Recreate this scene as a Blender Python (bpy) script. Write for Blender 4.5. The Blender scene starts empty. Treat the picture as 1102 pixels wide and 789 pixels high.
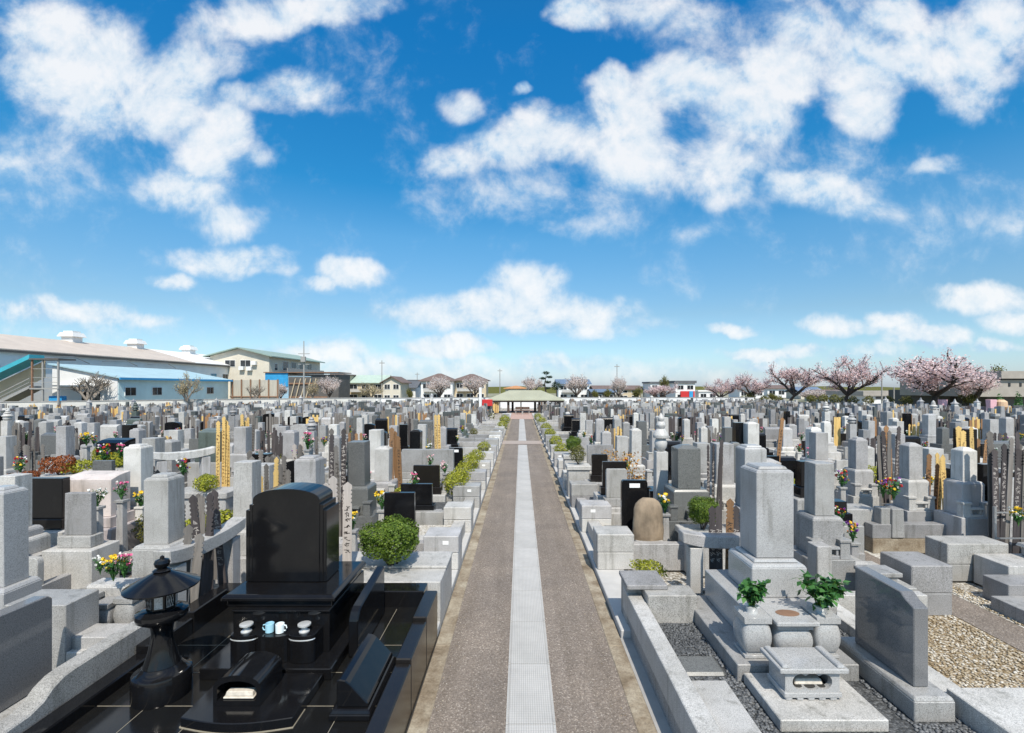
import bpy, bmesh, math, random
from mathutils import Vector, Matrix, Euler
R = math.radians
rng = random.Random(7)
S = bpy.context.scene
COL = S.collection
F = 525.0; H = 3.2; CX = 560.5; CY = 416.0     # measured from the photograph: focal length in pixels, eye height, vanishing point

def wx(px, Y): return (px - CX) * Y / F
def wz(py, Y): return H - (py - CY) * Y / F

# ---------------------------------------------------------------- materials
MATS = {}
def new_mat(name):
    m = bpy.data.materials.new(name); m.use_nodes = True
    nt = m.node_tree; b = nt.nodes['Principled BSDF']
    MATS[name] = m
    return m, nt, b
def N(nt, t, **kw):
    n = nt.nodes.new(t)
    for k, v in kw.items():
        if k in ('operation', 'blend_type', 'data_type', 'noise_dimensions', 'feature', 'musgrave_type', 'wave_type', 'bands_direction', 'interpolation_type', 'clamp', 'distance', 'use_clamp', 'object', 'wave_profile'):
            setattr(n, k, v)
        else:
            n.inputs[k].default_value = v
    return n
def ramp(nt, fac, stops):
    r = nt.nodes.new('ShaderNodeValToRGB')
    el = r.color_ramp.elements
    while len(el) < len(stops): el.new(0.5)
    for e, (p, c) in zip(el, stops):
        e.position = p; e.color = (c[0], c[1], c[2], 1) if len(c) == 3 else c
    nt.links.new(fac, r.inputs['Fac'])
    return r.outputs['Color']
def mixc(nt, fac, a, b, mode='MIX'):
    n = nt.nodes.new('ShaderNodeMix'); n.data_type = 'RGBA'; n.blend_type = mode
    for i, v in ((0, fac), (6, a), (7, b)):
        s = n.inputs[i]
        if hasattr(v, 'is_output'): nt.links.new(v, s)
        elif i == 0: s.default_value = v
        else: s.default_value = (*v[:3], 1)
    return n.outputs[2]
def math_(nt, op, a, b=None, c=None, clamp=False):
    n = nt.nodes.new('ShaderNodeMath'); n.operation = op; n.use_clamp = clamp
    for i, v in enumerate((a, b, c)):
        if v is None: continue
        if hasattr(v, 'is_output'): nt.links.new(v, n.inputs[i])
        else: n.inputs[i].default_value = v
    return n.outputs[0]
def objco(nt, scale=None):
    t = nt.nodes.new('ShaderNodeTexCoord')
    return t.outputs['Object']
def noise(nt, co, scale, detail=3, rough=.55):
    n = N(nt, 'ShaderNodeTexNoise', Scale=scale, Detail=detail, Roughness=rough)
    nt.links.new(co, n.inputs['Vector'])
    return n.outputs['Fac']
def mapped(nt, co, sc):
    m = nt.nodes.new('ShaderNodeMapping'); m.inputs['Scale'].default_value = sc
    nt.links.new(co, m.inputs['Vector']); return m.outputs['Vector']
def bump(nt, b, h, strength, dist=.01):
    n = N(nt, 'ShaderNodeBump', Strength=strength, Distance=dist)
    nt.links.new(h, n.inputs['Height']); nt.links.new(n.outputs['Normal'], b.inputs['Normal'])

def granite(name, col, speck=.5, rough=.45, vary=.20, stain=.45, island=False, grain=105):
    col = (col[0] * .93, col[1] * .922, col[2] * .908)
    m, nt, b = new_mat(name)
    co = objco(nt)
    fine = noise(nt, co, grain, 2, .7)
    dark = tuple(c * (1 - .62 * speck) for c in col); light = tuple(min(.95, c * (1 + .42 * speck)) for c in col)
    base = ramp(nt, fine, [(.34, dark), (.47, col), (.56, col), (.68, light)])
    # black mica flecks
    fl = noise(nt, co, grain * 1.9, 1, .5)
    flm = ramp(nt, fl, [(.63, (1, 1, 1)), (.70, (1 - .55 * speck,) * 3)])
    base = mixc(nt, 1.0, base, flm, 'MULTIPLY')
    # weather: slow blotches and vertical runs
    big = noise(nt, co, 2.3, 4, .6)
    base = mixc(nt, 1.0, base, ramp(nt, big, [(.3, (1 - stain * .45, 1 - stain * .47, 1 - stain * .52)), (.62, (1.05, 1.05, 1.05))]), 'MULTIPLY')
    runs = noise(nt, mapped(nt, co, (9, 9, .9)), 1.0, 3, .6)
    base = mixc(nt, 1.0, base, ramp(nt, runs, [(.30, (1 - stain * .7, 1 - stain * .7, 1 - stain * .74)), (.46, (1, 1, 1))]), 'MULTIPLY')
    if island:
        g = nt.nodes.new('ShaderNodeNewGeometry'); rnd = g.outputs['Random Per Island']
    else:
        oi = nt.nodes.new('ShaderNodeObjectInfo'); rnd = oi.outputs['Random']
    v = vary if not island else vary * 1.6
    base = mixc(nt, 1.0, base, ramp(nt, rnd, [(0, (1 - v, 1 - v, 1 - v * .8)), (.5, (1, 1, 1)), (1, (1 + v, 1 + v * .98, 1 + v * .92))]), 'MULTIPLY')
    nt.links.new(base, b.inputs['Base Color'])
    rr = math_(nt, 'MULTIPLY_ADD', big, .25, rough - .1)
    nt.links.new(rr, b.inputs['Roughness'])
    if rough > .4: bump(nt, b, fine, .12, .004)
    return m

granite('granite_light', (.47, .462, .45), .75, .5)
granite('granite_pale', (.60, .592, .575), .5, .5)
granite('granite_mid', (.34, .338, .335), .8, .42)
granite('granite_blue', (.40, .402, .41), .55, .35)
granite('granite_dark', (.145, .15, .148), 1.0, .28, .12, .1, grain=85)
granite('granite_green', (.10, .125, .115), .7, .3)
granite('granite_polished', (.39, .392, .395), .6, .16, .05, .1)
granite('granite_mirror', (.17, .172, .178), .6, .06, .05, .05)
granite('granite_coarse', (.36, .355, .345), 1.0, .6, grain=110)
granite('granite_pink', (.56, .50, .48), .35, .45)
granite('granite_light_far', (.42, .418, .415), .3, .5, island=True)
granite('granite_pale_far', (.56, .56, .55), .25, .5, island=True)
granite('granite_mid_far', (.33, .335, .345), .4, .45, island=True)
granite('granite_dark_far', (.09, .10, .10), .5, .3, island=True)

def black_granite(name, col, rough, island=False):
    m, nt, b = new_mat(name)
    co = objco(nt)
    n = noise(nt, co, 260, 2)
    c = ramp(nt, n, [(.4, tuple(x * .7 for x in col)), (.62, col), (.72, tuple(x * 2.2 for x in col))])
    nt.links.new(c, b.inputs['Base Color'])
    big = noise(nt, co, 3.0, 4)
    nt.links.new(math_(nt, 'MULTIPLY_ADD', big, .16, rough - .04), b.inputs['Roughness'])
    b.inputs['IOR'].default_value = 1.5; b.inputs['Specular IOR Level'].default_value = .36
    dust = noise(nt, mapped(nt, co, (1, 1, .5)), 4.5, 6, .7)
    c = mixc(nt, ramp(nt, dust, [(.48, (0, 0, 0)), (.75, (.10, .10, .10))]), c, (.055, .05, .043))
    nt.links.new(c, b.inputs['Base Color'])
    return m
black_granite('black_stone', (.008, .008, .009), .07)
black_granite('black_stone_mid', (.016, .014, .013), .16)
black_granite('black_tile', (.010, .010, .010), .09)

def simple(name, col, rough=.6, var=.15, scale=6, metal=0, stretch=(1, 1, 1), bmp=0, per_obj=0):
    m, nt, b = new_mat(name)
    co = mapped(nt, objco(nt), stretch)
    n = noise(nt, co, scale, 5, .6)
    c = ramp(nt, n, [(.28, tuple(x * (1 - var) for x in col)), (.72, tuple(min(1, x * (1 + var)) for x in col))])
    if per_obj:
        oi = nt.nodes.new('ShaderNodeObjectInfo')
        c = mixc(nt, 1.0, c, ramp(nt, oi.outputs['Random'], [(0, (1 - per_obj,) * 3), (1, (1 + per_obj,) * 3)]), 'MULTIPLY')
    nt.links.new(c, b.inputs['Base Color'])
    b.inputs['Roughness'].default_value = rough; b.inputs['Metallic'].default_value = metal
    if bmp: bump(nt, b, n, bmp, .02)
    return m
simple('silver', (.80, .80, .78), .32, .05, metal=.55)
simple('steel', (.42, .42, .42), .45, .1, metal=.8)
simple('white_cup', (.78, .85, .86), .25, .03)
simple('blue_cup', (.36, .62, .74), .25, .03)
simple('cushion', (.55, .50, .43), .8, .2, 30)
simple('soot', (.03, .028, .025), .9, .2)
simple('grout', (.27, .235, .175), .8, .15, 20)
simple('white_tag', (.82, .82, .80), .5, .03)
simple('concrete', (.32, .31, .295), .8, .18, 3, bmp=.1)
simple('concrete_pale', (.45, .44, .425), .8, .14, 2.2, bmp=.06)
simple('wall_paint', (.60, .585, .54), .75, .12, .5)
simple('tablet_grey', (.145, .132, .12), .8, .35, 4, stretch=(8, 8, .7), per_obj=.3)
simple('tablet_dark', (.055, .046, .046), .75, .35, 4, stretch=(8, 8, .7), per_obj=.3)
simple('tablet_brown', (.24, .13, .06), .7, .3, 4, stretch=(8, 8, .7), per_obj=.25)
simple('tablet_pale', (.40, .36, .33), .8, .2, 4, stretch=(8, 8, .7), per_obj=.1)
simple('tablet_gold', (.60, .41, .15), .65, .2, 4, stretch=(8, 8, .7), per_obj=.15)
simple('ink', (.035, .028, .024), .8, .1)
simple('ink_brown', (.16, .08, .03), .8, .1)
simple('natural_rock', (.25, .19, .13), .85, .45, 5, stretch=(1, 1, .6), bmp=.5)
simple('bark', (.055, .042, .036), .9, .4, 9, stretch=(1, 1, .3), bmp=.4)
simple('bark_pale', (.22, .19, .16), .9, .3, 9)
simple('red_paint', (.52, .03, .03), .45, .08)
simple('wood_dark', (.06, .042, .032), .7, .25, 5, stretch=(1, 1, .2))
simple('wood_bench', (.11, .07, .05), .7, .25, 5)
simple('crossing_paving', (.34, .285, .25), .85, .2, 14)
simple('brick_paving', (.42, .28, .23), .85, .2, 14)
simple('gazebo_roof', (.36, .37, .27), .8, .12, 6, per_obj=0)
simple('roof_beige', (.60, .52, .46), .6, .10, .7, stretch=(1, .2, 1))
simple('roof_white', (.74, .73, .71), .6, .06, .7)
simple('wall_grey', (.78, .77, .75), .7, .08, .6)
simple('wall_white', (.72, .72, .71), .7, .06, .6)
simple('wall_blue', (.42, .60, .63), .6, .06, .6)
simple('roof_blue', (.12, .42, .60), .5, .08, .8)
simple('teal_awning', (.05, .36, .44), .5, .08, 1)
simple('wall_cream', (.58, .53, .44), .7, .08, .6)
simple('wall_tan', (.52, .43, .30), .75, .1, .6)
simple('wall_brownish', (.33, .30, .265), .8, .12, 1.2)
simple('wall_dark', (.10, .095, .09), .8, .2, 1)
simple('roof_green', (.24, .32, .28), .6, .1, 1)
simple('roof_mint', (.38, .47, .40), .6, .1, 1)
simple('roof_brown', (.15, .105, .09), .7, .2, 2)
simple('roof_dark', (.10, .105, .115), .65, .2, 2)
simple('roof_orange', (.50, .24, .10), .7, .15, 2)
simple('roof_navy', (.12, .17, .25), .5, .1, 2)
simple('tarp_blue', (.03, .28, .55), .55, .15, 2)
simple('tarp_light', (.30, .46, .58), .6, .12, 2)
simple('fence_panel', (.42, .39, .33), .75, .15, 1.2, stretch=(6, 6, .4))
simple('pole_grey', (.30, .295, .28), .7, .1)
simple('rust', (.23, .13, .08), .85, .3, 5)
simple('pink_plastic', (.72, .42, .46), .5, .05)
simple('tan_plastic', (.62, .42, .26), .5, .05)
simple('green_sign', (.03, .32, .16), .5, .05)
simple('dark_water', (.035, .032, .03), .08, .1)
m, nt, b = new_mat('glass_dark'); b.inputs['Base Color'].default_value = (.02, .025, .03, 1); b.inputs['Roughness'].default_value = .06
m, nt, b = new_mat('glass_blue'); b.inputs['Base Color'].default_value = (.05, .22, .34, 1); b.inputs['Roughness'].default_value = .1

def leafy(name, c1, c2, c3, scale=7, rough=.55, trans=.25):
    m, nt, b = new_mat(name)
    g = nt.nodes.new('ShaderNodeNewGeometry')
    n = noise(nt, objco(nt), scale, 2)
    f = math_(nt, 'ADD', math_(nt, 'MULTIPLY', n, .6), math_(nt, 'MULTIPLY', g.outputs['Random Per Island'], .45))
    c = ramp(nt, f, [(.25, c1), (.5, c2), (.78, c3)])
    nt.links.new(c, b.inputs['Base Color']); b.inputs['Roughness'].default_value = rough
    b.inputs['Specular IOR Level'].default_value = .3
    t = nt.nodes.new('ShaderNodeBsdfTranslucent'); nt.links.new(c, t.inputs['Color'])
    mx = nt.nodes.new('ShaderNodeMixShader'); mx.inputs[0].default_value = trans
    nt.links.new(b.outputs[0], mx.inputs[1]); nt.links.new(t.outputs[0], mx.inputs[2])
    nt.links.new(mx.outputs[0], nt.nodes['Material Output'].inputs['Surface'])
    return m
leafy('leaf_box', (.04, .075, .010), (.095, .16, .018), (.19, .26, .035))
leafy('leaf_yellow', (.13, .15, .015), (.28, .30, .028), (.46, .45, .06))
leafy('leaf_olive', (.06, .07, .02), (.14, .14, .035), (.24, .22, .06))
leafy('leaf_deep', (.02, .07, .02), (.045, .14, .035), (.10, .24, .06), rough=.3)
leafy('leaf_rust', (.14, .035, .012), (.26, .07, .02), (.36, .13, .04))
leafy('leaf_orange', (.30, .12, .03), (.45, .22, .05), (.5, .32, .08))
leafy('leaf_pine', (.012, .03, .02), (.03, .06, .035), (.06, .09, .05))
leafy('blossom', (.70, .49, .48), (.83, .65, .64), (.88, .77, .76), scale=2, trans=.45)
leafy('blossom_pale', (.60, .50, .46), (.74, .64, .60), (.82, .75, .71), scale=2, trans=.4)
leafy('twig_haze', (.30, .24, .14), (.42, .35, .20), (.52, .45, .28), scale=2, trans=.2)
leafy('grass_blade', (.06, .09, .015), (.14, .18, .03), (.28, .28, .08))
for nm, c in (('petal_yellow', (.75, .50, .02)), ('petal_white', (.80, .79, .74)), ('petal_pink', (.70, .12, .28)), ('petal_purple', (.22, .05, .30)), ('petal_red', (.48, .02, .03)), ('petal_rose', (.75, .45, .48)), ('petal_orange', (.75, .28, .04))):
    simple(nm, c, .6, .15, 40)

# ground-type materials
def asphalt():
    m, nt, b = new_mat('asphalt_path')
    co = objco(nt)
    v = N(nt, 'ShaderNodeTexVoronoi', Scale=85.0); nt.links.new(co, v.inputs['Vector'])
    sep = nt.nodes.new('ShaderNodeSeparateColor'); nt.links.new(v.outputs['Color'], sep.inputs[0])
    stones = ramp(nt, sep.outputs[0], [(0, (.142, .116, .099)), (.45, (.192, .162, .138)), (.88, (.226, .192, .165)), (.985, (.36, .32, .285))])
    n = noise(nt, co, 1.1, 5, .65)
    c = mixc(nt, 1.0, stones, ramp(nt, n, [(.3, (.80, .79, .78)), (.7, (1.12, 1.1, 1.06))]), 'MULTIPLY')
    sp = noise(nt, co, 38, 2, .7)
    c = mixc(nt, 1.0, c, ramp(nt, sp, [(.32, (.72, .71, .70)), (.5, (1, 1, 1)), (.7, (1.2, 1.18, 1.15))]), 'MULTIPLY')
    streak = noise(nt, mapped(nt, co, (5, .25, 1)), 1.0, 4, .6)
    c = mixc(nt, 1.0, c, ramp(nt, streak, [(.3, (.86, .85, .83)), (.6, (1.05, 1.05, 1.05))]), 'MULTIPLY')
    nt.links.new(c, b.inputs['Base Color']); b.inputs['Roughness'].default_value = .85
    bump(nt, b, v.outputs['Distance'], .5, .006)
asphalt()
def strip():
    m, nt, b = new_mat('kerb_strip_concrete')
    co = objco(nt)
    n = noise(nt, co, 2.5, 6, .7); n2 = noise(nt, co, 45, 3, .7)
    c = ramp(nt, n, [(.25, (.10, .072, .045)), (.42, (.21, .165, .115)), (.58, (.32, .275, .21)), (.75, (.42, .375, .30))])
    c = mixc(nt, 1.0, c, ramp(nt, n2, [(.3, (.7, .68, .65)), (.6, (1.08, 1.08, 1.06))]), 'MULTIPLY')
    nt.links.new(c, b.inputs['Base Color']); b.inputs['Roughness'].default_value = .85
    bump(nt, b, n2, .4, .006)
strip()
def gravel_mat(name, cols, scale, bstr=.8):
    m, nt, b = new_mat(name)
    co = objco(nt)
    v = N(nt, 'ShaderNodeTexVoronoi', Scale=scale); nt.links.new(co, v.inputs['Vector'])
    sep = nt.nodes.new('ShaderNodeSeparateColor'); nt.links.new(v.outputs['Color'], sep.inputs[0])
    n = noise(nt, co, 1.7, 4, .6)
    f = math_(nt, 'ADD', math_(nt, 'MULTIPLY', sep.outputs[0], .6), math_(nt, 'MULTIPLY', n, .5))
    c = ramp(nt, f, [(.2 + .6 * i / (len(cols) - 1), k) for i, k in enumerate(cols)])
    edge = ramp(nt, v.outputs['Distance'], [(.35, (1, 1, 1)), (.8, (.55, .53, .5))])
    c = mixc(nt, 1.0, c, edge, 'MULTIPLY')
    nt.links.new(c, b.inputs['Base Color']); b.inputs['Roughness'].default_value = .9
    bump(nt, b, math_(nt, 'SUBTRACT', 1.0, v.outputs['Distance']), bstr, .015)
gravel_mat('gravel_ground', [(.16, .135, .10), (.28, .25, .205), (.40, .375, .33), (.56, .54, .50)], 28)
gravel_mat('gravel_dark', [(.03, .033, .037), (.07, .075, .08), (.13, .135, .14)], 40)
gravel_mat('gravel_pale', [(.34, .30, .23), (.50, .47, .41), (.66, .64, .60)], 36)
gravel_mat('gravel_straw', [(.16, .105, .05), (.28, .20, .105), (.38, .31, .21), (.58, .54, .47)], 40)
for nm, a in (('pebble_dark', [(.035, .038, .042), (.08, .085, .09), (.17, .175, .18)]), ('pebble_straw', [(.20, .14, .07), (.36, .29, .19), (.62, .59, .53)])):
    m, nt, b = new_mat(nm)
    g = nt.nodes.new('ShaderNodeNewGeometry')
    big = noise(nt, objco(nt), 1.6, 4, .6)
    f = math_(nt, 'ADD', math_(nt, 'MULTIPLY', g.outputs['Random Per Island'], .62), math_(nt, 'MULTIPLY_ADD', big, 1.1, -.36))
    nt.links.new(ramp(nt, f, [(.1 + .4 * i, k) for i, k in enumerate(a)]), b.inputs['Base Color'])
    b.inputs['Roughness'].default_value = .6
def terrain_mat():
    m, nt, b = new_mat('terrain')
    co = objco(nt); n = noise(nt, co, .05, 5)
    nt.links.new(ramp(nt, n, [(.35, (.16, .17, .09)), (.55, (.27, .25, .19)), (.7, (.33, .31, .26))]), b.inputs['Base Color'])
    b.inputs['Roughness'].default_value = .95
terrain_mat()
def grate_mat():
    m, nt, b = new_mat('grate_metal')
    co = objco(nt)
    w = N(nt, 'ShaderNodeTexWave', Scale=14.0); w.bands_direction = 'X'; nt.links.new(co, w.inputs['Vector'])
    w2 = N(nt, 'ShaderNodeTexWave', Scale=9.0); w2.bands_direction = 'Y'; nt.links.new(co, w2.inputs['Vector'])
    n = noise(nt, co, 1.3, 5, .65)
    c = ramp(nt, n, [(.28, (.38, .37, .355)), (.7, (.53, .515, .495))])
    c = mixc(nt, 1.0, c, ramp(nt, w.outputs['Fac'], [(.10, (.78, .78, .78)), (.30, (1, 1, 1))]), 'MULTIPLY')
    c = mixc(nt, 1.0, c, ramp(nt, w2.outputs['Fac'], [(.0, (.86, .86, .86)), (.2, (1, 1, 1))]), 'MULTIPLY')
    oi = nt.nodes.new('ShaderNodeObjectInfo')
    c = mixc(nt, 1.0, c, ramp(nt, oi.outputs['Random'], [(0, (.94, .94, .93)), (1, (1.05, 1.05, 1.05))]), 'MULTIPLY')
    nt.links.new(c, b.inputs['Base Color']); b.inputs['Roughness'].default_value = .75
    bump(nt, b, w.outputs['Fac'], .3, .006)
grate_mat()
def corrugated(name, col, scale, axis):
    m, nt, b = new_mat(name)
    co = objco(nt)
    w = N(nt, 'ShaderNodeTexWave', Scale=scale); w.bands_direction = axis; nt.links.new(co, w.inputs['Vector'])
    n = noise(nt, co, .6, 4)
    c = ramp(nt, n, [(.3, tuple(x * .9 for x in col)), (.7, tuple(min(1, x * 1.07) for x in col))])
    c = mixc(nt, 1.0, c, ramp(nt, w.outputs['Fac'], [(.0, (.86, .86, .86)), (.35, (1, 1, 1))]), 'MULTIPLY')
    nt.links.new(c, b.inputs['Base Color']); b.inputs['Roughness'].default_value = .55
corrugated('roof_beige', (.54, .46, .39), 1.0, 'Y')
corrugated('roof_blue', (.36, .51, .56), 1.4, 'Y')
corrugated('gazebo_roof', (.36, .36, .265), 2.2, 'X')
corrugated('wall_blue', (.60, .74, .74), 1.6, 'Y')

# ---------------------------------------------------------------- mesh builder
class MB:
    def __init__(s): s.bm = bmesh.new(); s.mi = 0
    def face(s, vs):
        try:
            f = s.bm.faces.new(vs); f.material_index = s.mi; return f
        except ValueError: return None
    def box(s, x0, x1, y0, y1, z0, z1, t=0.0, tx=None, ty=None):
        tx = t if tx is None else tx; ty = t if ty is None else ty
        v = [s.bm.verts.new(p) for p in ((x0, y0, z0), (x1, y0, z0), (x1, y1, z0), (x0, y1, z0),
             (x0 + tx, y0 + ty, z1), (x1 - tx, y0 + ty, z1), (x1 - tx, y1 - ty, z1), (x0 + tx, y1 - ty, z1))]
        for q in ((3, 2, 1, 0), (4, 5, 6, 7), (0, 1, 5, 4), (1, 2, 6, 5), (2, 3, 7, 6), (3, 0, 4, 7)): s.face([v[i] for i in q])
        return s
    def cbox(s, cx, cy, w, d, z0, z1, t=0.0): return s.box(cx - w / 2, cx + w / 2, cy - d / 2, cy + d / 2, z0, z1, t)
    def prism(s, poly, axis, a, b):
        """poly: points in the two other axes (counter-clockwise); axis 'x','y','z'."""
        def P(p, t): return {'x': (t, p[0], p[1]), 'y': (p[0], t, p[1]), 'z': (p[0], p[1], t)}[axis]
        A = [s.bm.verts.new(P(p, a)) for p in poly]; B = [s.bm.verts.new(P(p, b)) for p in poly]
        n = len(poly)
        s.face(A); s.face(B[::-1])
        for i in range(n): s.face([A[i], B[i], B[(i + 1) % n], A[(i + 1) % n]])
        return s
    def lathe(s, prof, n=20, cx=0, cy=0, sx=1, sy=1, ph=0):
        rings = []
        for r, z in prof:
            rings.append([s.bm.verts.new((cx + sx * r * math.cos(2 * math.pi * i / n + ph), cy + sy * r * math.sin(2 * math.pi * i / n + ph), z)) for i in range(n)])
        for a, b in zip(rings, rings[1:]):
            for i in range(n): s.face([a[i], a[(i + 1) % n], b[(i + 1) % n], b[i]])
        s.face(rings[0][::-1]); s.face(rings[-1])
        return s
    def tube(s, pts, rad, n=6):
        pts = [Vector(p) for p in pts]
        if not isinstance(rad, (list, tuple)): rad = [rad] * len(pts)
        rings = []
        for i, p in enumerate(pts):
            d = (pts[min(i + 1, len(pts) - 1)] - pts[max(i - 1, 0)]).normalized()
            u = d.cross(Vector((0, 0, 1)) if abs(d.z) < .95 else Vector((1, 0, 0))).normalized(); w = d.cross(u)
            rings.append([s.bm.verts.new(p + (u * math.cos(2 * math.pi * k / n) + w * math.sin(2 * math.pi * k / n)) * rad[i]) for k in range(n)])
        for a, b in zip(rings, rings[1:]):
            for i in range(n): s.face([a[i], a[(i + 1) % n], b[(i + 1) % n], b[i]])
        s.face(rings[0][::-1]); s.face(rings[-1])
        return s
    def blob(s, c, r, sub=1, jit=.0, rg=rng):
        if not isinstance(r, (list, tuple)): r = (r, r, r)
        vs = bmesh.ops.create_icosphere(s.bm, subdivisions=sub, radius=1)['verts']
        fs = set()
        for v in vs:
            k = 1 + rg.uniform(-jit, jit)
            v.co = Vector((v.co.x * r[0] * k + c[0], v.co.y * r[1] * k + c[1], v.co.z * r[2] * k + c[2]))
            fs.update(v.link_faces)
        for f in fs: f.material_index = s.mi
        return s
    def leaf(s, c, nrm, size, asp=.55, rg=rng):
        n = Vector(nrm).normalized()
        u = n.orthogonal().normalized(); u.rotate(Matrix.Rotation(rg.uniform(0, 6.28), 3, n)); w = n.cross(u)
        c = Vector(c)
        v = [s.bm.verts.new(c + u * size * a + w * size * b) for a, b in ((-1, 0), (0, -asp), (1, 0), (0, asp))]
        s.face(v)
    def leaves(s, c, r, n, size, shell=.6, rg=rng, flat=0.0):
        """leaf-sized faces spread through an ellipsoid with a lumpy outline"""
        ph = [rg.uniform(0, 6.28) for _ in range(6)]
        for _ in range(n):
            d = Vector((rg.gauss(0, 1), rg.gauss(0, 1), rg.gauss(0, 1))).normalized()
            lump = 1 + .10 * math.sin(5 * d.x + ph[0]) + .09 * math.sin(6 * d.y + ph[1]) + .08 * math.sin(7 * d.z + ph[2]) + .06 * math.sin(13 * d.x + 9 * d.y + ph[3])
            k = (shell + (1 - shell) * rg.random() ** .5) * lump
            p = Vector((c[0] + d.x * r[0] * k, c[1] + d.y * r[1] * k, c[2] + d.z * r[2] * k))
            nn = d + Vector((rg.gauss(0, .6), rg.gauss(0, .6), rg.gauss(0, .6) + flat))
            s.leaf(p, nn, size * rg.uniform(.6, 1.25), rg=rg)
        return s
    def mesh(s, name, mats, bevel=0, smooth=False, seg=1):
        if bevel:
            s.bm.normal_update()
            es = [e for e in s.bm.edges if len(e.link_faces) == 2 and e.calc_face_angle(0) > .6]
            bmesh.ops.bevel(s.bm, geom=es, offset=bevel, segments=seg, profile=.5, affect='EDGES', clamp_overlap=True)
        bmesh.ops.recalc_face_normals(s.bm, faces=s.bm.faces[:])
        me = bpy.data.meshes.new(name); s.bm.to_mesh(me); s.bm.free()
        for m in (mats if isinstance(mats, (list, tuple)) else [mats]): me.materials.append(MATS[m])
        if smooth:
            for p in me.polygons: p.use_smooth = True
            try: me.set_sharp_from_angle(angle=R(40))
            except Exception: pass
        return me
    def build(s, name, mats, parent=None, bevel=0, smooth=False, loc=None, label=None, seg=1):
        return link(name, s.mesh(name, mats, bevel, smooth, seg), parent, loc, label)
_ICO = None
def pebbles(name, mat, pts):
    global _ICO
    if _ICO is None:
        b = bmesh.new(); bmesh.ops.create_icosphere(b, subdivisions=1, radius=1)
        _ICO = ([v.co.copy() for v in b.verts], [[v.index for v in f.verts] for f in b.faces]); b.free()
    V, Fc = [], []; rg = random.Random(2)
    for (x, y, z), (a, b_, c) in pts:
        k = len(V); th = rg.uniform(0, 3.1); ct, st = math.cos(th), math.sin(th)
        for p in _ICO[0]:
            q = rg.uniform(.82, 1.15); px, py = p.x * a * q, p.y * b_ * q
            V.append((x + px * ct - py * st, y + px * st + py * ct, z + p.z * c * q))
        Fc.extend(tuple(i + k for i in f) for f in _ICO[1])
    me = bpy.data.meshes.new(name); me.from_pydata(V, [], Fc); me.materials.append(MATS[mat])
    me.polygons.foreach_set('use_smooth', [True] * len(Fc))
    return link(name, me)
def link(name, me, parent=None, loc=None, label=None):
    o = bpy.data.objects.new(name, me); COL.objects.link(o)
    if parent: o.parent = parent
    if loc is not None: o.location = loc
    if label: o['label'] = label
    return o
def tag(o, label, cat, group=None, kind=None):
    o['label'] = label; o['category'] = cat
    if group: o['group'] = group
    o['kind'] = kind or 'thing'
    return o
def thing(name, label, cat, loc=(0, 0, 0), rz=0, group=None):
    o = bpy.data.objects.new(name, None); COL.objects.link(o)
    o.empty_display_size = .1
    o.location = loc; o.rotation_euler = (0, 0, rz)
    return tag(o, label, cat, group)
def structure(o, label=None):
    o['kind'] = 'structure'
    if label: o['label'] = label
    return o
KIDS = {}
def dup(root, loc, rz=0, label=None, group=None, scale=None):
    r = root.copy(); COL.objects.link(r); r.location = loc; r.rotation_euler = (0, 0, rz)
    if scale: r.scale = scale if isinstance(scale, (tuple, list)) else (scale,) * 3
    if label: r['label'] = label
    if group: r['group'] = group
    for ch in root.children:
        c = ch.copy(); COL.objects.link(c); c.parent = r
        for g in ch.children:
            d = g.copy(); COL.objects.link(d); d.parent = c
    return r
ORD = 'zero first second third fourth fifth sixth seventh eighth ninth tenth eleventh twelfth thirteenth fourteenth fifteenth sixteenth seventeenth eighteenth nineteenth twentieth'.split()
def ordinal(n):
    if n <= 20: return ORD[n]
    t = {20: 'twenty', 30: 'thirty', 40: 'forty', 50: 'fifty'}[n // 10 * 10]
    return t + '-' + ORD[n % 10] if n % 10 else t[:-1] + 'ieth'
SKY_GRADE = [(0.0, (.66, .74, .98)), (.06, (.62, .76, .86)), (.14, (.57, .71, .74)), (.284, (.40, .80, .90)), (.37, (.14, .72, .93)), (.588, (.068, .73, 1.08)), (.66, (.10, .73, 1.05)), (.8, (.55, .80, .95)), (1.0, (.8, .9, .95))]
SKY_STR = .104
EXPO = 0.76
CLOUD_K = 5.7
CLOUD_C = [(.50, .70, .90), (.80, .885, .955), (.98, .99, 1)]
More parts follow.
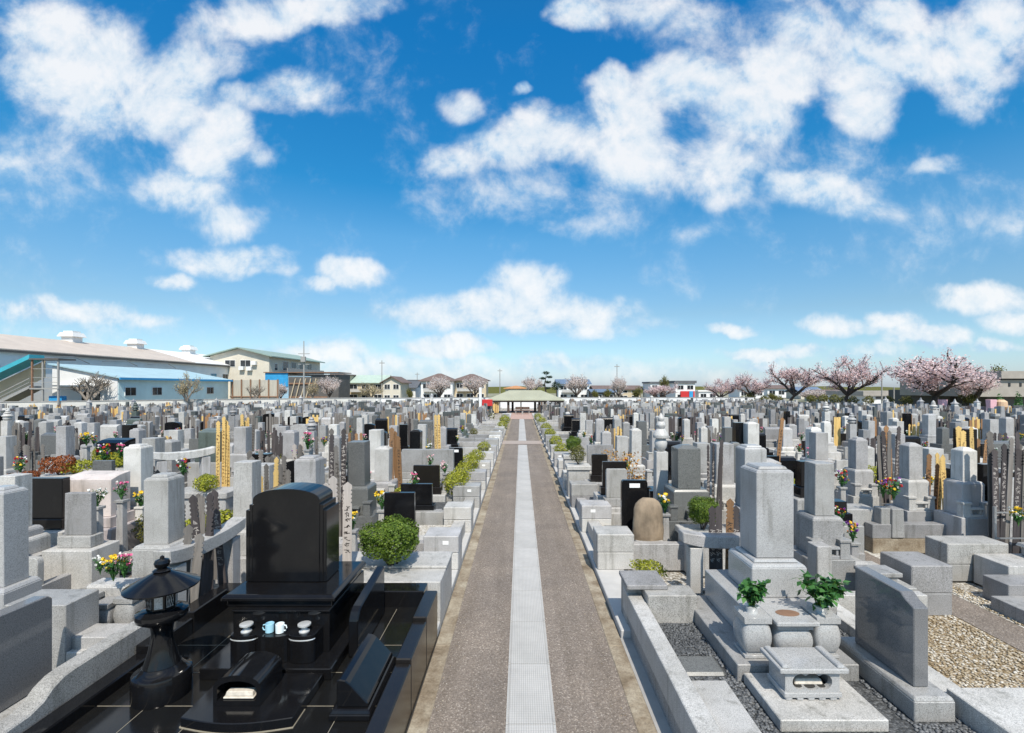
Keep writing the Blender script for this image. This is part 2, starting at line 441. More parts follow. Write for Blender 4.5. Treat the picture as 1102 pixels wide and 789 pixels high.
CLOUDS = [
 # upper left bank
 (60, 30, 70, 40, .9), (45, 75, 55, 45, .85), (105, 60, 60, 55, .95), (100, 110, 50, 40, .8), (155, 75, 55, 30, .8), (200, 75, 45, 35, .85), (180, 112, 55, 38, .9), (225, 25, 40, 28, .6),
 (275, 18, 60, 28, 1.0), (335, 8, 60, 18, .9), (395, 4, 40, 14, .6), (235, 62, 45, 24, .55), (320, 95, 55, 20, .8), (275, 108, 45, 20, .8), (238, 140, 35, 32, .85), (215, 165, 35, 34, .85), (195, 205, 52, 26, .85), (245, 235, 48, 24, .7), (280, 165, 22, 12, .5), (20, 165, 40, 40, .45), (70, 150, 60, 40, .4), (10, 175, 25, 20, .6),
 (190, 185, 110, 70, .28), (40, 190, 100, 55, .28), (640, 205, 200, 45, .32), (900, 190, 150, 50, .28), (1010, 255, 160, 40, .18), (400, 70, 80, 50, .18), (840, 20, 200, 40, .35),
 # small puffs
 (245, 280, 66, 17, .95), (300, 290, 22, 8, .5), (185, 302, 26, 8, .8), (375, 296, 34, 16, 1.0), (348, 310, 22, 10, .8), (490, 110, 25, 16, .7), (562, 96, 12, 7, .7),
 # left horizon
 (30, 332, 55, 16, .75), (85, 336, 75, 15, .8), (150, 342, 40, 10, .7), (60, 350, 120, 14, .35),
 # middle low bank
 (568, 308, 48, 28, 1.0), (545, 335, 90, 24, 1.0), (480, 335, 60, 16, .7), (630, 340, 60, 20, .9), (670, 352, 50, 12, .6), (430, 335, 30, 10, .45),
 # along the horizon
 (345, 378, 55, 18, .75), (300, 375, 40, 12, .5), (485, 372, 48, 13, .8), (600, 392, 80, 16, .6), (430, 392, 140, 14, .4), (690, 400, 120, 14, .35), (560, 405, 420, 14, .40), (560, 412, 700, 10, .40),
 # top middle
 (625, 14, 42, 22, .95), (690, 8, 60, 22, .7), (750, 16, 60, 26, .5),
 # upper right bank
 (500, 172, 42, 22, .8), (540, 160, 50, 30, .9), (570, 140, 45, 30, .9), (610, 145, 55, 30, .9), (662, 92, 32, 26, .95), (680, 125, 55, 45, 1.0), (740, 92, 62, 36, 1.0), (690, 165, 70, 40, 1.0), (765, 175, 55, 40, .95), (800, 120, 60, 48, 1.0), (780, 205, 32, 24, .8), (840, 75, 60, 42, 1.0), (880, 40, 60, 36, .9), (925, 70, 50, 48, 1.0), (935, 115, 36, 36, .9), (985, 62, 48, 34, .9), (1035, 60, 50, 50, .95), (1075, 25, 50, 45, .95), (965, 18, 40, 30, .8), (1040, 110, 30, 30, .75), (870, 208, 55, 22, .9), (915, 222, 80, 16, .5), (1000, 178, 40, 9, .6), (535, 212, 45, 24, .55), (620, 240, 50, 14, .4), (750, 245, 40, 14, .3), (560, 205, 50, 20, .4), (1080, 240, 30, 20, .3),
 # right low
 (1060, 322, 58, 18, 1.0), (1090, 345, 30, 14, .8), (1020, 315, 25, 10, .6), (783, 352, 26, 7, .85), (898, 350, 34, 10, .8), (960, 350, 36, 11, .85), (1005, 364, 48, 13, .85), (830, 377, 55, 7, .7), (870, 372, 28, 6, .6), (1072, 374, 28, 8, .6), (820, 388, 40, 7, .5), (930, 378, 60, 10, .4),
 # unseen banks added above and behind, to whiten the fill light
 (560, -600, 1200, 330, 1.0), (0, -2500, 3000, 900, .8), (200, -160, 160, 70, .8), (700, -200, 200, 80, .8), (1250, 100, 120, 70, .8), (-150, 120, 140, 80, .8), (1300, 320, 140, 24, .8), (-200, 330, 160, 24, .8),
]
# ================================================================ the setting
def sheet(name, x0, x1, y0, y1, z, mat, nx=1, ny=1):
    mb = MB(); g = [[mb.bm.verts.new((x0 + (x1 - x0) * i / nx, y0 + (y1 - y0) * j / ny, z)) for j in range(ny + 1)] for i in range(nx + 1)]
    for i in range(nx):
        for j in range(ny): mb.face([g[i][j], g[i + 1][j], g[i + 1][j + 1], g[i][j + 1]])
    return structure(mb.build(name, mat))
sheet('terrain', -1500, 1500, -300, 3000, -.06, 'terrain')
WALL = [(-75, 43), (-52, 48), (-36, 58), (-20, 67), (-8, 71), (34, 71), (36.5, 62), (47, 43.5), (58, 33)]
def wallY(X):
    for (a, b), (c, d) in zip(WALL, WALL[1:]):
        if a <= X <= c: return b + (d - b) * (X - a) / (c - a)
    return 40
mb = MB(); pts = [(-75, -4), (58, -4)] + WALL[::-1]
mb.face([mb.bm.verts.new((x, y, -.03)) for x, y in pts]); structure(mb.build('gravel_ground', 'gravel_ground'))
sheet('path', -.87, 1.08, -2, 57, .004, 'asphalt_path')
for n, x0, x1 in (('path_edging', 1.08, 1.26), ('path_edging', -1.05, -.87)):
    mb = MB(); rr = random.Random(3)
    y = -2.0
    while y < 57:                       # cast edging, lengths butt with hairline joints
        mb.box(x0, x1, y, y + 1.99, -.05, .012 + rr.uniform(-.003, .003)); y += 2.0
    structure(mb.build(n, 'kerb_strip_concrete', bevel=.006))
for n, x0, x1 in (('foundation_strip', 1.275, 1.75), ('foundation_strip', -1.75, -1.065)):
    mb = MB(); mb.box(x0, x1, 6.2, 57, -.05, .10); structure(mb.build(n, 'concrete_pale', bevel=.01))
sheet('foundation_strip', 1.262, 1.40, -2, 6.2, .006, 'concrete')
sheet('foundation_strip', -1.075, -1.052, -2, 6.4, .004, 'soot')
sheet('path_crossing', -1.05, 1.26, 27.0, 28.6, .016, 'crossing_paving')
sheet('brick_paving', -1.5, 1.7, 47.5, 66, .02, 'brick_paving')
# drain covers down the middle of the path
mb = MB(); mb.box(-.21, .21, 0, .992, -.03, .016); mb.box(-.235, -.213, 0, .992, -.03, .010); mb.box(.213, .235, 0, .992, -.03, .010)
for x in (-.224, .224): mb.cbox(x, .05, .02, .05, .010, .018)
dm = mb.mesh('drain_cover', 'grate_metal')
for i in range(50):
    y = .6 + i
    if 26.5 < y < 28.3 or y > 46.7: continue
    tag(link('drain_cover', dm, loc=(.094, y, .004)), 'grey metal grating cover in the drain line down the middle of the path', 'drain cover', 'drain covers along the path')
PB = []; rg = random.Random(21)
for k in range(520):
    e = rg.choice((1.06, -.86)); x = e - math.copysign(abs(rg.gauss(0, .09)), e) if k % 3 else rg.uniform(-.85, 1.06); y = 3.4 + 22 * rg.random() ** 1.6
    q = rg.uniform(.003, .0075); PB.append(((x, y, .007), (q, q, q * .6)))
tag(pebbles('grit', 'pebble_straw', PB), 'loose pale grit scattered over the asphalt path', 'grit', kind='stuff')
# side aisles between the plots: narrow dark asphalt
AISLES = [6.35, 11.35, 16.35, 21.35, 26.35, 31.35] + [-6.35 - 4.9 * i for i in range(10)]
for a in AISLES:
    y1 = wallY(a) - 1.5
    sheet('aisle_path', a - .3, a + .3, 2, y1, .004, 'asphalt_path')
sheet('gravel_verge', 4.2, 6.04, 3.0, 9.2, .002, 'gravel_straw')
sheet('gravel_verge', 6.66, 6.95, 3.0, 20, .002, 'gravel_pale')

# ================================================================ gravestones
MESH = {}
def cached(key, fn):
    if key not in MESH: MESH[key] = fn()
    return MESH[key]
def tier_mesh(w, d, z0, z1, mat, style=0):
    def f():
        mb = MB()
        if style == 1:                  # a step with a cut-back lip on top
            mb.cbox(0, 0, w, d, z0, z1 - .045); mb.cbox(0, 0, w, d, z1 - .045, z1, .03)
        elif style == 2:
            mb.cbox(0, 0, w, d, z0, z0 + (z1 - z0) * .82); mb.cbox(0, 0, w * .86, d * .86, z0 + (z1 - z0) * .82, z1, .012)
        else: mb.cbox(0, 0, w, d, z0, z1)
        return mb.mesh('tier', mat, bevel=.008)
    return cached(('tier', round(w, 2), round(d, 2), round(z0, 2), round(z1, 2), mat, style), f)
def stone_mesh(kind, w, d, z0, h, mat):
    def f():
        mb = MB(); z1 = z0 + h
        if kind == 'flat': mb.cbox(0, 0, w, d, z0, z1, .004)
        elif kind == 'cap':             # low cushion on top
            mb.cbox(0, 0, w, d, z0, z1 - .05); mb.cbox(0, 0, w - .002, d - .002, z1 - .05, z1 - .02, .025); mb.cbox(0, 0, w - .10, d - .10, z1 - .02, z1 + .015, .02)
        elif kind == 'hip': mb.cbox(0, 0, w, d, z0, z1 - .06); mb.cbox(0, 0, w, d, z1 - .06, z1, w * .3)
        elif kind == 'dome':
            mb.cbox(0, 0, w, d, z0, z1 - .05)
            a = [(w / 2 * math.cos(t), z1 - .05 + .06 * math.sin(t)) for t in [math.pi * i / 10 for i in range(11)]]
            mb.prism(a, 'y', -d / 2, d / 2)
        elif kind == 'sloped':          # western slab: sloping top, slightly leaning back
            mb.prism([(-d / 2, z0), (d / 2, z0), (d / 2, z1), (-d * .05, z1 - .03), (-d / 2 + .01, z1 - .09)], 'x', -w / 2, w / 2)
        elif kind == 'round':
            a = [(-w / 2, z0), (w / 2, z0)] + [(w / 2 * (1 - .16 * (1 - math.cos(t))), z1 - w * .16 + w * .16 * math.sin(t)) for t in [math.pi / 2 * i / 6 for i in range(7)]] + [(-w / 2 * (1 - .16 * (1 - math.cos(t))), z1 - w * .16 + w * .16 * math.sin(t)) for t in [math.pi / 2 * i / 6 for i in range(6, -1, -1)]]
            mb.prism(a, 'y', -d / 2, d / 2)
        elif kind == 'arched':
            a = [(-w / 2, z0), (w / 2, z0), (w / 2, z1 - .10)] + [(w / 2 * math.cos(t), z1 - .10 + .10 * math.sin(t)) for t in [math.pi * i / 14 for i in range(1, 14)]] + [(-w / 2, z1 - .10)]
            mb.prism(a, 'y', -d / 2, d / 2)
        elif kind == 'pagoda':
            mb.cbox(0, 0, w, d, z0, z0 + h * .62)
            z = z0 + h * .62
            mb.lathe([(w * .30, z), (w * .52, z + h * .05), (w * .56, z + h * .09), (w * .40, z + h * .14)], 16)
            mb.lathe([(w * .66, z + h * .14), (w * .70, z + h * .17), (w * .35, z + h * .235)], 16)
            mb.lathe([(w * .30, z + h * .235), (w * .42, z + h * .275), (w * .30, z + h * .31)], 16)
            mb.lathe([(w * .22, z + h * .31), (w * .30, z + h * .345), (w * .02, z + h * .40)], 12)
        return mb.mesh('headstone', mat, bevel=.007, smooth=(kind in ('pagoda', 'arched', 'dome', 'round')))
    return cached(('stone', kind, round(w, 2), round(d, 2), round(z0, 2), round(h, 2), mat), f)
def vase_mesh(mat):
    def f():
        mb = MB(); mb.cbox(0, 0, .15, .15, 0, .24, .008); mb.cbox(0, 0, .17, .17, .24, .28)
        return mb.mesh('flower_vase', mat, bevel=.006)
    return cached(('vase', mat), f)
def burner_mesh(mat):
    def f():
        mb = MB(); mb.cbox(0, 0, .24, .17, 0, .05); mb.box(-.11, -.075, -.07, .07, .05, .14); mb.box(.075, .11, -.07, .07, .05, .14); mb.box(-.075, .075, .045, .07, .05, .14)
        mb.cbox(0, 0, .26, .18, .14, .18, .01)
        return mb.mesh('incense_burner', mat, bevel=.005)
    return cached(('burner', mat), f)

OCC = []            # (x, y, radius) already taken by something placed from the photograph
def monument(label, x, y, z0, tiers, stone, mat, rz=0, group=None, front=True, base_mat=None, name='gravestone', cat='gravestone'):
    """tiers: [(w, d, h, style)] from the ground up; stone: (kind, w, d, h)"""
    t = thing(name, label, cat, (x, y, z0), rz, group)
    r_ = random.Random(int(x * 1000) * 7 + int(y * 1000)); t.rotation_euler = (r_.gauss(0, .005), r_.gauss(0, .006), rz + r_.gauss(0, .02))
    z = 0
    names = ['lower_base', 'upper_base', 'top_base', 'seat_stone']
    if len(tiers) == 1: names = ['base']
    for (w, d, h, st), nm in zip(tiers, names):
        link(nm, tier_mesh(w, d, z, z + h, base_mat or mat, st), t); z += h
    k, w, d, h = stone
    link('headstone', stone_mesh(k, w, d, z, h, mat), t)
    if front and tiers:
        w0, d0, h0, _ = tiers[0]
        for s in (-1, 1): link('flower_vase', vase_mesh(base_mat or mat), t, (s * (w0 * .5 - .13), -d0 / 2 + .10, h0))
        link('incense_burner', burner_mesh(base_mat or mat), t, (0, -d0 / 2 + .11, h0))
    OCC.append((x, y, .8))
    return t

# --- gravestones measured in the photograph: px of the front face, py of its top and foot, distance
def measured(label, xl, xr, yt, yb, Y, kind, mat, z0=.12, ntier=2, front=True, depth=1.0, rz=0):
    w = (xr - xl) / F * Y; x = wx((xl + xr) / 2, Y); zt = wz(yt, Y); zb = wz(yb, Y)
    hb = zb - z0; d = w * depth
    if ntier == 2: tiers = [(w * 2.3, w * 2.3, hb * .50, 0), (w * 1.55, w * 1.55, hb * .5, 1)]
    elif ntier == 3: tiers = [(w * 2.6, w * 2.6, hb * .34, 0), (w * 2.0, w * 2.0, hb * .33, 0), (w * 1.5, w * 1.5, hb * .33, 1)]
    else: tiers = [(w * 1.25, d * 2.2, hb, 1)]
    return monument(label, x, Y + d / 2, z0, tiers, (kind, w, d, zt - zb), mat, rz, front=front)
G = measured
G('tall grey pillar gravestone at the far corner beside the polished nameplate', -22, 5, 527, 632, 5.75, 'cap', 'granite_polished', front=False)
G('light grey granite pillar gravestone behind the stone tablet rail', 154.5, 181, 513, 586, 6.4, 'cap', 'granite_mid', ntier=2, front=False)
G('plain pale grey pillar gravestone just behind the black monument', 250, 270.4, 498, 570, 7.8, 'flat', 'granite_light', front=False)
G('broad low-capped grey gravestone rising over the black monument', 317.6, 341, 493, 566, 8.2, 'cap', 'granite_light', front=False)
G('dark speckled granite pillar gravestone beside yellow flowers', 374, 393, 476, 523, 9.7, 'flat', 'granite_dark')
G('whitish slim pillar gravestone behind the dark speckled pillar', 397, 410, 463, 506, 13.3, 'flat', 'granite_pale')
G('grey pillar gravestone behind the curved stone rail and pink flowers', 151.5, 166.4, 472, 508, 11.2, 'flat', 'granite_mid')
G('pale pillar gravestone behind the rust-coloured shrub', 60, 71, 459, 492, 14.2, 'flat', 'granite_light')
G('grey pillar gravestone next to the tall golden tablets', 250.6, 263.6, 460, 488, 13.4, 'flat', 'granite_light')
G('dark speckled granite pillar gravestone behind the brown natural stone', 730.5, 755, 480, 526, 9.4, 'hip', 'granite_dark')
G('pale pillar gravestone behind the dark bamboo rods', 771, 790, 478, 521, 10.4, 'flat', 'granite_light')
G('broad blue-grey pillar gravestone directly behind the leafy front monument', 801.5, 825, 481, 548, 8.7, 'cap', 'granite_blue', front=False)
G('coarse grey pillar gravestone behind the long polished nameplate', 877, 898, 499, 555, 7.2, 'flat', 'granite_mid')
G('pale hip-topped pillar gravestone with two pansy pots before the brown tablets', 979, 993.5, 477, 516, 9.9, 'hip', 'granite_light', ntier=2)
G('pale pillar gravestone beside the golden lettered tablets', 1036, 1051.5, 482, 518, 9.2, 'hip', 'granite_pale')
G('pale slim pillar gravestone with a bouquet between two taller stones', 878, 891.5, 466, 495, 12.6, 'flat', 'granite_light')
G('pale capped pillar gravestone with a bright bouquet by the dark tablet rack', 921, 934, 472, 505, 11.2, 'cap', 'granite_light')
# the slender pagoda-headed pillar
monument('slender white pillar with a stacked pagoda finial beside dark speckled granite', wx(712, 10.3), 10.4, .3, [(.55, .55, .25, 0)], ('pagoda', .24, .24, 2.05), 'granite_pale', front=False)

# ================================================================ front monument right of the path
PL = 'granite_polished'
t = thing('grave_kerb', 'pale granite kerb enclosing the leafy monument beside the path', 'grave kerb', (1.4, 4.0, 0))
def at(o, p):  # keep a mesh built in world coordinates under a thing that has a base point
    o.location = (-p.location.x, -p.location.y, -p.location.z); return o
def kb(name, fn, mat, bev=.008, parent=None, label=None, smooth=False):
    mb = MB(); fn(mb); return at(mb.build(name, mat, parent or t, bevel=bev, label=label, smooth=smooth), parent or t)
kb('footing', lambda m: (m.box(1.395, 1.555, 3.2, 6.55, -.03, .21), m.box(1.395, 4.0, 3.3, 3.90, -.03, .21)), 'granite_coarse')
kb('side_kerb', lambda m: m.box(1.38, 1.57, 3.2, 6.62, .214, .50), 'granite_light')
kb('front_kerb', lambda m: (m.box(1.572, 1.94, 3.4, 4.62, .2, .42), m.box(1.942, 3.82, 3.4, 3.97, .2, .36)), 'granite_light')
kb('rear_wall', lambda m: m.box(1.572, 2.19, 6.04, 6.36, 0, .61), 'granite_coarse')
kb('corner_cap', lambda m: m.box(1.35, 1.87, 6.2, 6.72, .613, .67), 'granite_coarse')
kb('corner_block', lambda m: m.box(1.385, 1.90, 6.365, 6.74, .0, .61), 'granite_coarse')
kb('side_kerb', lambda m: (m.box(3.86, 4.10, 4.44, 6.75, 0, .40), m.box(3.86, 4.62, 3.3, 4.43, 0, .47)), 'granite_light')
OCC.append((2.6, 5, 1.5))
# dark pebble bed
tag(sheet('gravel', 1.57, 3.86, 3.97, 6.6, .27, 'gravel_dark'), 'small dark grey pebbles filling the leafy monument plot', 'gravel', kind='stuff')
PB = []; rg = random.Random(11)
k = 0
while k < 3200:
    x = rg.uniform(1.6, 3.84); y = rg.uniform(3.98, 6.02)
    if 2.18 < x < 3.40 and y > 4.1 and not (x > 3.36): continue
    if x > 3.40 and 4.22 < y < 5.35 and x < 3.80: continue
    if 1.62 < x < 2.1 and 4.9 < y < 5.3: continue
    if x < 1.95 and y < 4.64: continue
    PB.append(((x, y, .277), (rg.uniform(.012, .022), rg.uniform(.012, .022), rg.uniform(.008, .014)))); k += 1
o = pebbles('pebbles', 'pebble_dark', PB); tag(o, 'loose dark pebbles around the base of the leafy monument', 'pebbles', kind='stuff')
o = MB().box(1.66, 2.08, 4.93, 5.27, .25, .30).build('stepping_stone', 'granite_dark', bevel=.03); tag(o, 'flat dark stepping stone sunk into the dark pebbles', 'stone')
# monument
t = thing('gravestone', 'tall polished grey monument with leafy green sprigs in its two vases', 'gravestone', (2.94, 5.88, .27))
kb('lower_base', lambda m: m.box(2.15, 3.36, 4.84, 6.45, .27, .44), 'granite_mid')
kb('middle_base', lambda m: m.box(2.42, 3.46, 5.33, 6.42, .443, .795), PL)
kb('upper_base', lambda m: (m.cbox(2.945, 5.87, .63, .64, .798, 1.13), m.cbox(2.945, 5.87, .63, .64, 1.13, 1.165, .025), m.cbox(2.945, 5.88, .52, .52, 1.168, 1.20, .02)), PL)
kb('headstone', lambda m: (m.cbox(2.962, 5.895, .437, .43, 1.203, 2.20), m.cbox(2.962, 5.895, .435, .428, 2.20, 2.225, .03), m.cbox(2.962, 5.895, .35, .345, 2.225, 2.26, .022)), 'granite_blue')
def belly(m, x0, x1, y0, y1, z0, z1):
    cx, cy, w, d = (x0 + x1) / 2, (y0 + y1) / 2, x1 - x0, y1 - y0
    h = z1 - z0
    m.cbox(cx, cy, w * .86, d * .86, z0, z0 + .07 * h); m.cbox(cx, cy, w * .70, d * .70, z0 + .07 * h, z0 + .16 * h)
    n = 14; rings = []
    for i in range(n + 1):
        f = i / n; zz = z0 + (.16 + f * .68) * h
        ins = .055 * (1 - math.sin(math.pi * (.12 + .80 * f)) ** .7)
        hw, hd = w / 2 - ins * w / .3, d / 2 - ins * d / .3; r = min(hw, hd) * .35; ring = []
        for sx, sy, t0 in ((1, 1, 0), (-1, 1, 90), (-1, -1, 180), (1, -1, 270)):
            for q in range(4): ring.append(m.bm.verts.new((cx + sx * (hw - r) + r * math.cos(R(t0 + 30 * q)), cy + sy * (hd - r) + r * math.sin(R(t0 + 30 * q)), zz)))
        rings.append(ring)
    for A, B in zip(rings, rings[1:]):
        for q in range(16): m.face([A[q], A[(q + 1) % 16], B[(q + 1) % 16], B[q]])
    m.face(rings[-1])
    m.cbox(cx, cy, w * .92, d * .92, z0 + .842 * h, z1, .0)
for x0, x1 in ((2.25, 2.555), (2.985, 3.25)):
    v = kb('flower_vase', lambda m: belly(m, x0, x1, 4.92, 5.22, .444, .86), PL, .003, smooth=True)
    cx = (x0 + x1) / 2
    mb = MB(); mb.lathe([(.055, .86), (.058, .90), (.072, .925), (.066, .928)], 16, cx, 5.07); s = mb.build('vase_insert', 'silver', v, smooth=True)
kb('water_basin', lambda m: belly(m, 2.575, 2.965, 4.90, 5.26, .444, .80), PL, .003, smooth=True)
c = kb('basin_lid', lambda m: m.box(2.555, 2.985, 4.86, 5.28, .803, .845), PL, .008)
mb = MB(); mb.lathe([(.12, .8455), (.12, .8485), (.10, .849)], 24, 2.77, 5.07, 1, .62); mb.build('basin_hollow', 'rust', c, smooth=True)
mb = MB(); 
# incense altar
t = thing('incense_altar', 'small carved granite incense altar with cloud-shaped opening on a square slab', 'incense altar', (2.63, 4.5, .27))
kb('slab', lambda m: m.box(2.2, 3.12, 4.13, 4.82, .27, .375), 'granite_light')
kb('foot', lambda m: (m.box(2.37, 2.89, 4.38, 4.70, .40, .445), *[m.box(2.385 + i * .10, 2.385 + i * .10 + .06, 4.385, 4.69, .376, .40) for i in range(5)]), PL, .006)
def altar_body(m):
    x0, x1, zb, zt = 2.385, 2.875, .445, .625
    # front wall ring round a three-lobed opening, then side, back and floor
    outer = []; inner = []
    n = 48; cx, cz = 2.63, .535
    for i in range(n):
        a = 2 * math.pi * i / n
        dx, dz = math.cos(a), math.sin(a)
        k = min((x1 - x0) / 2 / max(abs(dx), 1e-6), (zt - zb) / 2 / max(abs(dz), 1e-6))
        outer.append((cx + dx * k, (zb + zt) / 2 + dz * k))
        lob = max((lambda q: q)(r) for r in [_lobe(dx, dz, ox, rx) for ox, rx in ((-.105, .074), (0, .080), (.105, .074))])
        inner.append((cx + dx * lob, cz + dz * lob * .95))
    V = {}
    for nm, y, ring in (('of', 4.40, outer), ('if', 4.40, inner), ('ib', 4.46, inner)): V[nm] = [m.bm.verts.new((p[0], y, p[1])) for p in ring]
    for i in range(n):
        j = (i + 1) % n
        m.face([V['of'][i], V['of'][j], V['if'][j], V['if'][i]]); m.face([V['if'][i], V['if'][j], V['ib'][j], V['ib'][i]])
    m.box(x0, x0 + .05, 4.402, 4.69, zb, zt); m.box(x1 - .05, x1, 4.402, 4.69, zb, zt); m.box(x0 + .05, x1 - .05, 4.64, 4.69, zb, zt)
def _lobe(dx, dz, ox, r):
    # distance along (dx, dz) to the far side of a circle of radius r at (ox, 0)
    b = dx * ox; c = ox * ox - r * r; q = b * b - c
    return b + math.sqrt(q) if q >= 0 and b + math.sqrt(q) > 0 else .03
kb('body', altar_body, PL, 0)
kb('roof', lambda m: (m.box(2.32, 2.94, 4.36, 4.74, .626, .67), m.box(2.345, 2.42, 4.37, 4.73, .67, .697, .012), m.box(2.84, 2.915, 4.37, 4.73, .67, .697, .012)), PL, .008)
kb('ash_tray', lambda m: m.box(2.45, 2.81, 4.43, 4.62, .446, .475), 'soot', .004)
kb('incense_rest', lambda m: (m.box(2.50, 2.76, 4.45, 4.57, .476, .525, .012), m.box(2.53, 2.60, 4.45, 4.48, .476, .50)), 'cushion', .008)
# nameplate
t = thing('nameplate_stone', 'long polished grey nameplate slab with one clipped corner facing the leafy monument', 'nameplate', (3.6, 4.8, .27))
kb('base', lambda m: (m.box(3.43, 3.79, 4.25, 5.32, .27, .45), m.box(3.43, 3.79, 4.25, 5.32, .45, .485, .02)), 'granite_mid')
kb('slab', lambda m: m.prism([(4.40, .487), (5.18, .487), (5.18, 1.29), (4.56, 1.285), (4.50, 1.24), (4.40, 1.20)], 'x', 3.545, 3.68), 'granite_mirror')
OCC.append((3.6, 5, 1))
def sprig(name, label, x, y, z, n, r, h, mat='leaf_deep', cat='plant', size=.05, seed=1):
    rg = random.Random(seed); t = thing(name, label, cat, (x, y, z))
    mb = MB(); tips = []
    for i in range(n):
        a = rg.uniform(0, 6.28); rr = r * rg.random() ** .5; hh = h * rg.uniform(.55, 1)
        p = [(0.01 * math.cos(a), .01 * math.sin(a), -.05), (rr * .35 * math.cos(a), rr * .35 * math.sin(a), hh * .55), (rr * math.cos(a), rr * math.sin(a), hh)]
        mb.tube(p, [.005, .004, .002], 5); tips.append(p)
    mb.build('stem', 'leaf_box', t)
    mb = MB()
    for p in tips:
        A, B, C = map(Vector, p)
        for q in range(9):
            f = q / 8
            c = B.lerp(C, f) if q else A.lerp(B, .7)
            d = Vector((rg.gauss(0, 1), rg.gauss(0, 1), rg.gauss(.2, .6))).normalized()
            c2 = c + d * size * .8
            w = d.cross(Vector((rg.gauss(0, .4), rg.gauss(0, .4), 1))).normalized() * size * .36
            up = Vector((0, 0, size * .18))
            v = [mb.bm.verts.new(q_) for q_ in (c, c + (c2 - c) * .6 + w - up * .3, c2 + (c2 - c) * .45 - up, c + (c2 - c) * .6 - w - up * .3)]
            mb.face(v)
    mb.build('leaves', mat, t)
    return t
sprig('evergreen_sprig', 'smaller bunch of glossy green leaves in the vase nearer the path', 2.40, 5.07, .90, 26, .15, .30, seed=4, size=.075)
sprig('evergreen_sprig', 'fuller bunch of glossy green leaves in the vase by the nameplate', 3.12, 5.07, .90, 46, .22, .31, seed=5, size=.075)

# granite tablet rail behind the front monument
def tablet_rail(label, x0, x1, y0, y1, zt, mat, post_z=0, flare=.06):
    """two stone posts carrying a beam whose ends turn up; runs from (x0,y0) to (x1,y1)"""
    L = math.hypot(x1 - x0, y1 - y0); a = math.atan2(y1 - y0, x1 - x0)
    t = thing('tablet_rail', label, 'tablet rack', ((x0 + x1) / 2, (y0 + y1) / 2, post_z), a)
    n = 14; top = []; bot = []
    for i in range(n + 1):
        u = -1 + 2 * i / n; z = zt - post_z + flare * abs(u) ** 2.5
        top.append((u * L / 2, z)); bot.append((u * L / 2 * .98, z - .17 + .02 * abs(u) ** 3))
    MB().prism(bot + top[::-1], 'y', -.10, .10).build('beam', mat, t, bevel=.01)
    for s in (-1, 1): MB().box(s * (L / 2 - .2) - .09, s * (L / 2 - .2) + .09, -.085, .085, 0, zt - post_z - .165).build('post', mat, t, bevel=.008)
    MB().box(-L / 2 + .3, L / 2 - .3, -.03, .03, .05, .10).build('foot_bar', 'steel', t)
    return t
tablet_rail('pale granite rail with dark lettered tablets behind the leafy monument', 2.24, 3.5, 6.85, 6.85, 1.12, 'granite_light', .25)
tablet_rail('pale granite rail with upturned beam along the black plot', -4.02, -3.98, 5.45, 6.9, 1.30, 'granite_light', .3)
tablet_rail('pale granite rail with upturned beam before the reddish planting', wx(176, 11), wx(222, 11.3), 10.6, 11.6, 1.72, 'granite_pale', .2)

# ================================================================ black monument left of the path
BK = 'black_stone'
t = thing('grave_kerb', 'polished black kerb and tiled floor around the black monument', 'grave kerb', (-2.3, 5.0, 0))
kb('floor', lambda m: m.box(-3.70, -1.20, 3.2, 6.15, 0, .415), 'black_tile', 0)
kb('path_kerb', lambda m: (m.box(-1.215, -1.062, 3.2, 4.72, 0, .52), m.box(-1.217, -1.060, 4.72, 5.48, 0, .565), m.box(-1.219, -1.058, 5.48, 6.20, 0, .61)), 'black_stone_mid', .012)
kb('rear_kerb', lambda m: m.box(-3.9, -1.225, 6.15, 6.42, 0, .62), BK, .012)
kb('far_kerb', lambda m: (m.box(-3.87, -3.70, 3.2, 4.9, 0, .52), m.box(-3.875, -3.695, 4.9, 5.5, 0, .60), m.box(-3.88, -3.69, 5.5, 6.14, 0, .66)), BK, .012)
def grout(m):
    for x in (-3.25, -2.75, -2.1, -1.55): m.box(x - .0025, x + .0025, 3.3, 6.1, .41, .4165)
    for y in (3.75, 4.25, 4.75, 5.25): m.box(-3.69, -1.222, y - .0025, y + .0025, .41, .4168)
kb('tile_joints', grout, 'grout', 0)
OCC.append((-2.5, 5, 1.6))
t = thing('gravestone', 'glossy black arch-topped western style monument with cups on its shelf', 'gravestone', (-2.5, 5.3, .415))
kb('platform', lambda m: (m.box(-3.05, -1.80, 4.62, 6.1, .415, .525),), BK, .008)
def shelf(m):
    # box with a recessed niche, its floor bulging into three rounded pedestals
    m.box(-2.90, -1.93, 4.92, 6.0, .527, .93)
    pl = [(-2.832, 4.975)]
    def arc(cx, r, d):
        return [(cx - r * math.cos(t), 4.75 - d * math.sin(t)) for t in [math.pi * i / 10 for i in range(11)]]
    pl = [(-2.84, 4.918)] + arc(-2.70, .125, .05) + arc(-2.415, .155, .06) + arc(-2.13, .125, .05) + [(-1.99, 4.918)]
    m.prism(pl[::-1], 'z', .527, .79)
    m.box(-2.905, -1.925, 4.90, 5.98, .932, .95)
kb('offering_shelf', shelf, BK, .004)
kb('plinth', lambda m: (m.box(-3.0, -1.93, 4.98, 5.92, .952, 1.02), m.box(-3.04, -1.89, 4.94, 5.96, 1.02, 1.055, .0), m.box(-3.04, -1.89, 4.94, 5.96, 1.055, 1.08, .035)), BK, .006)
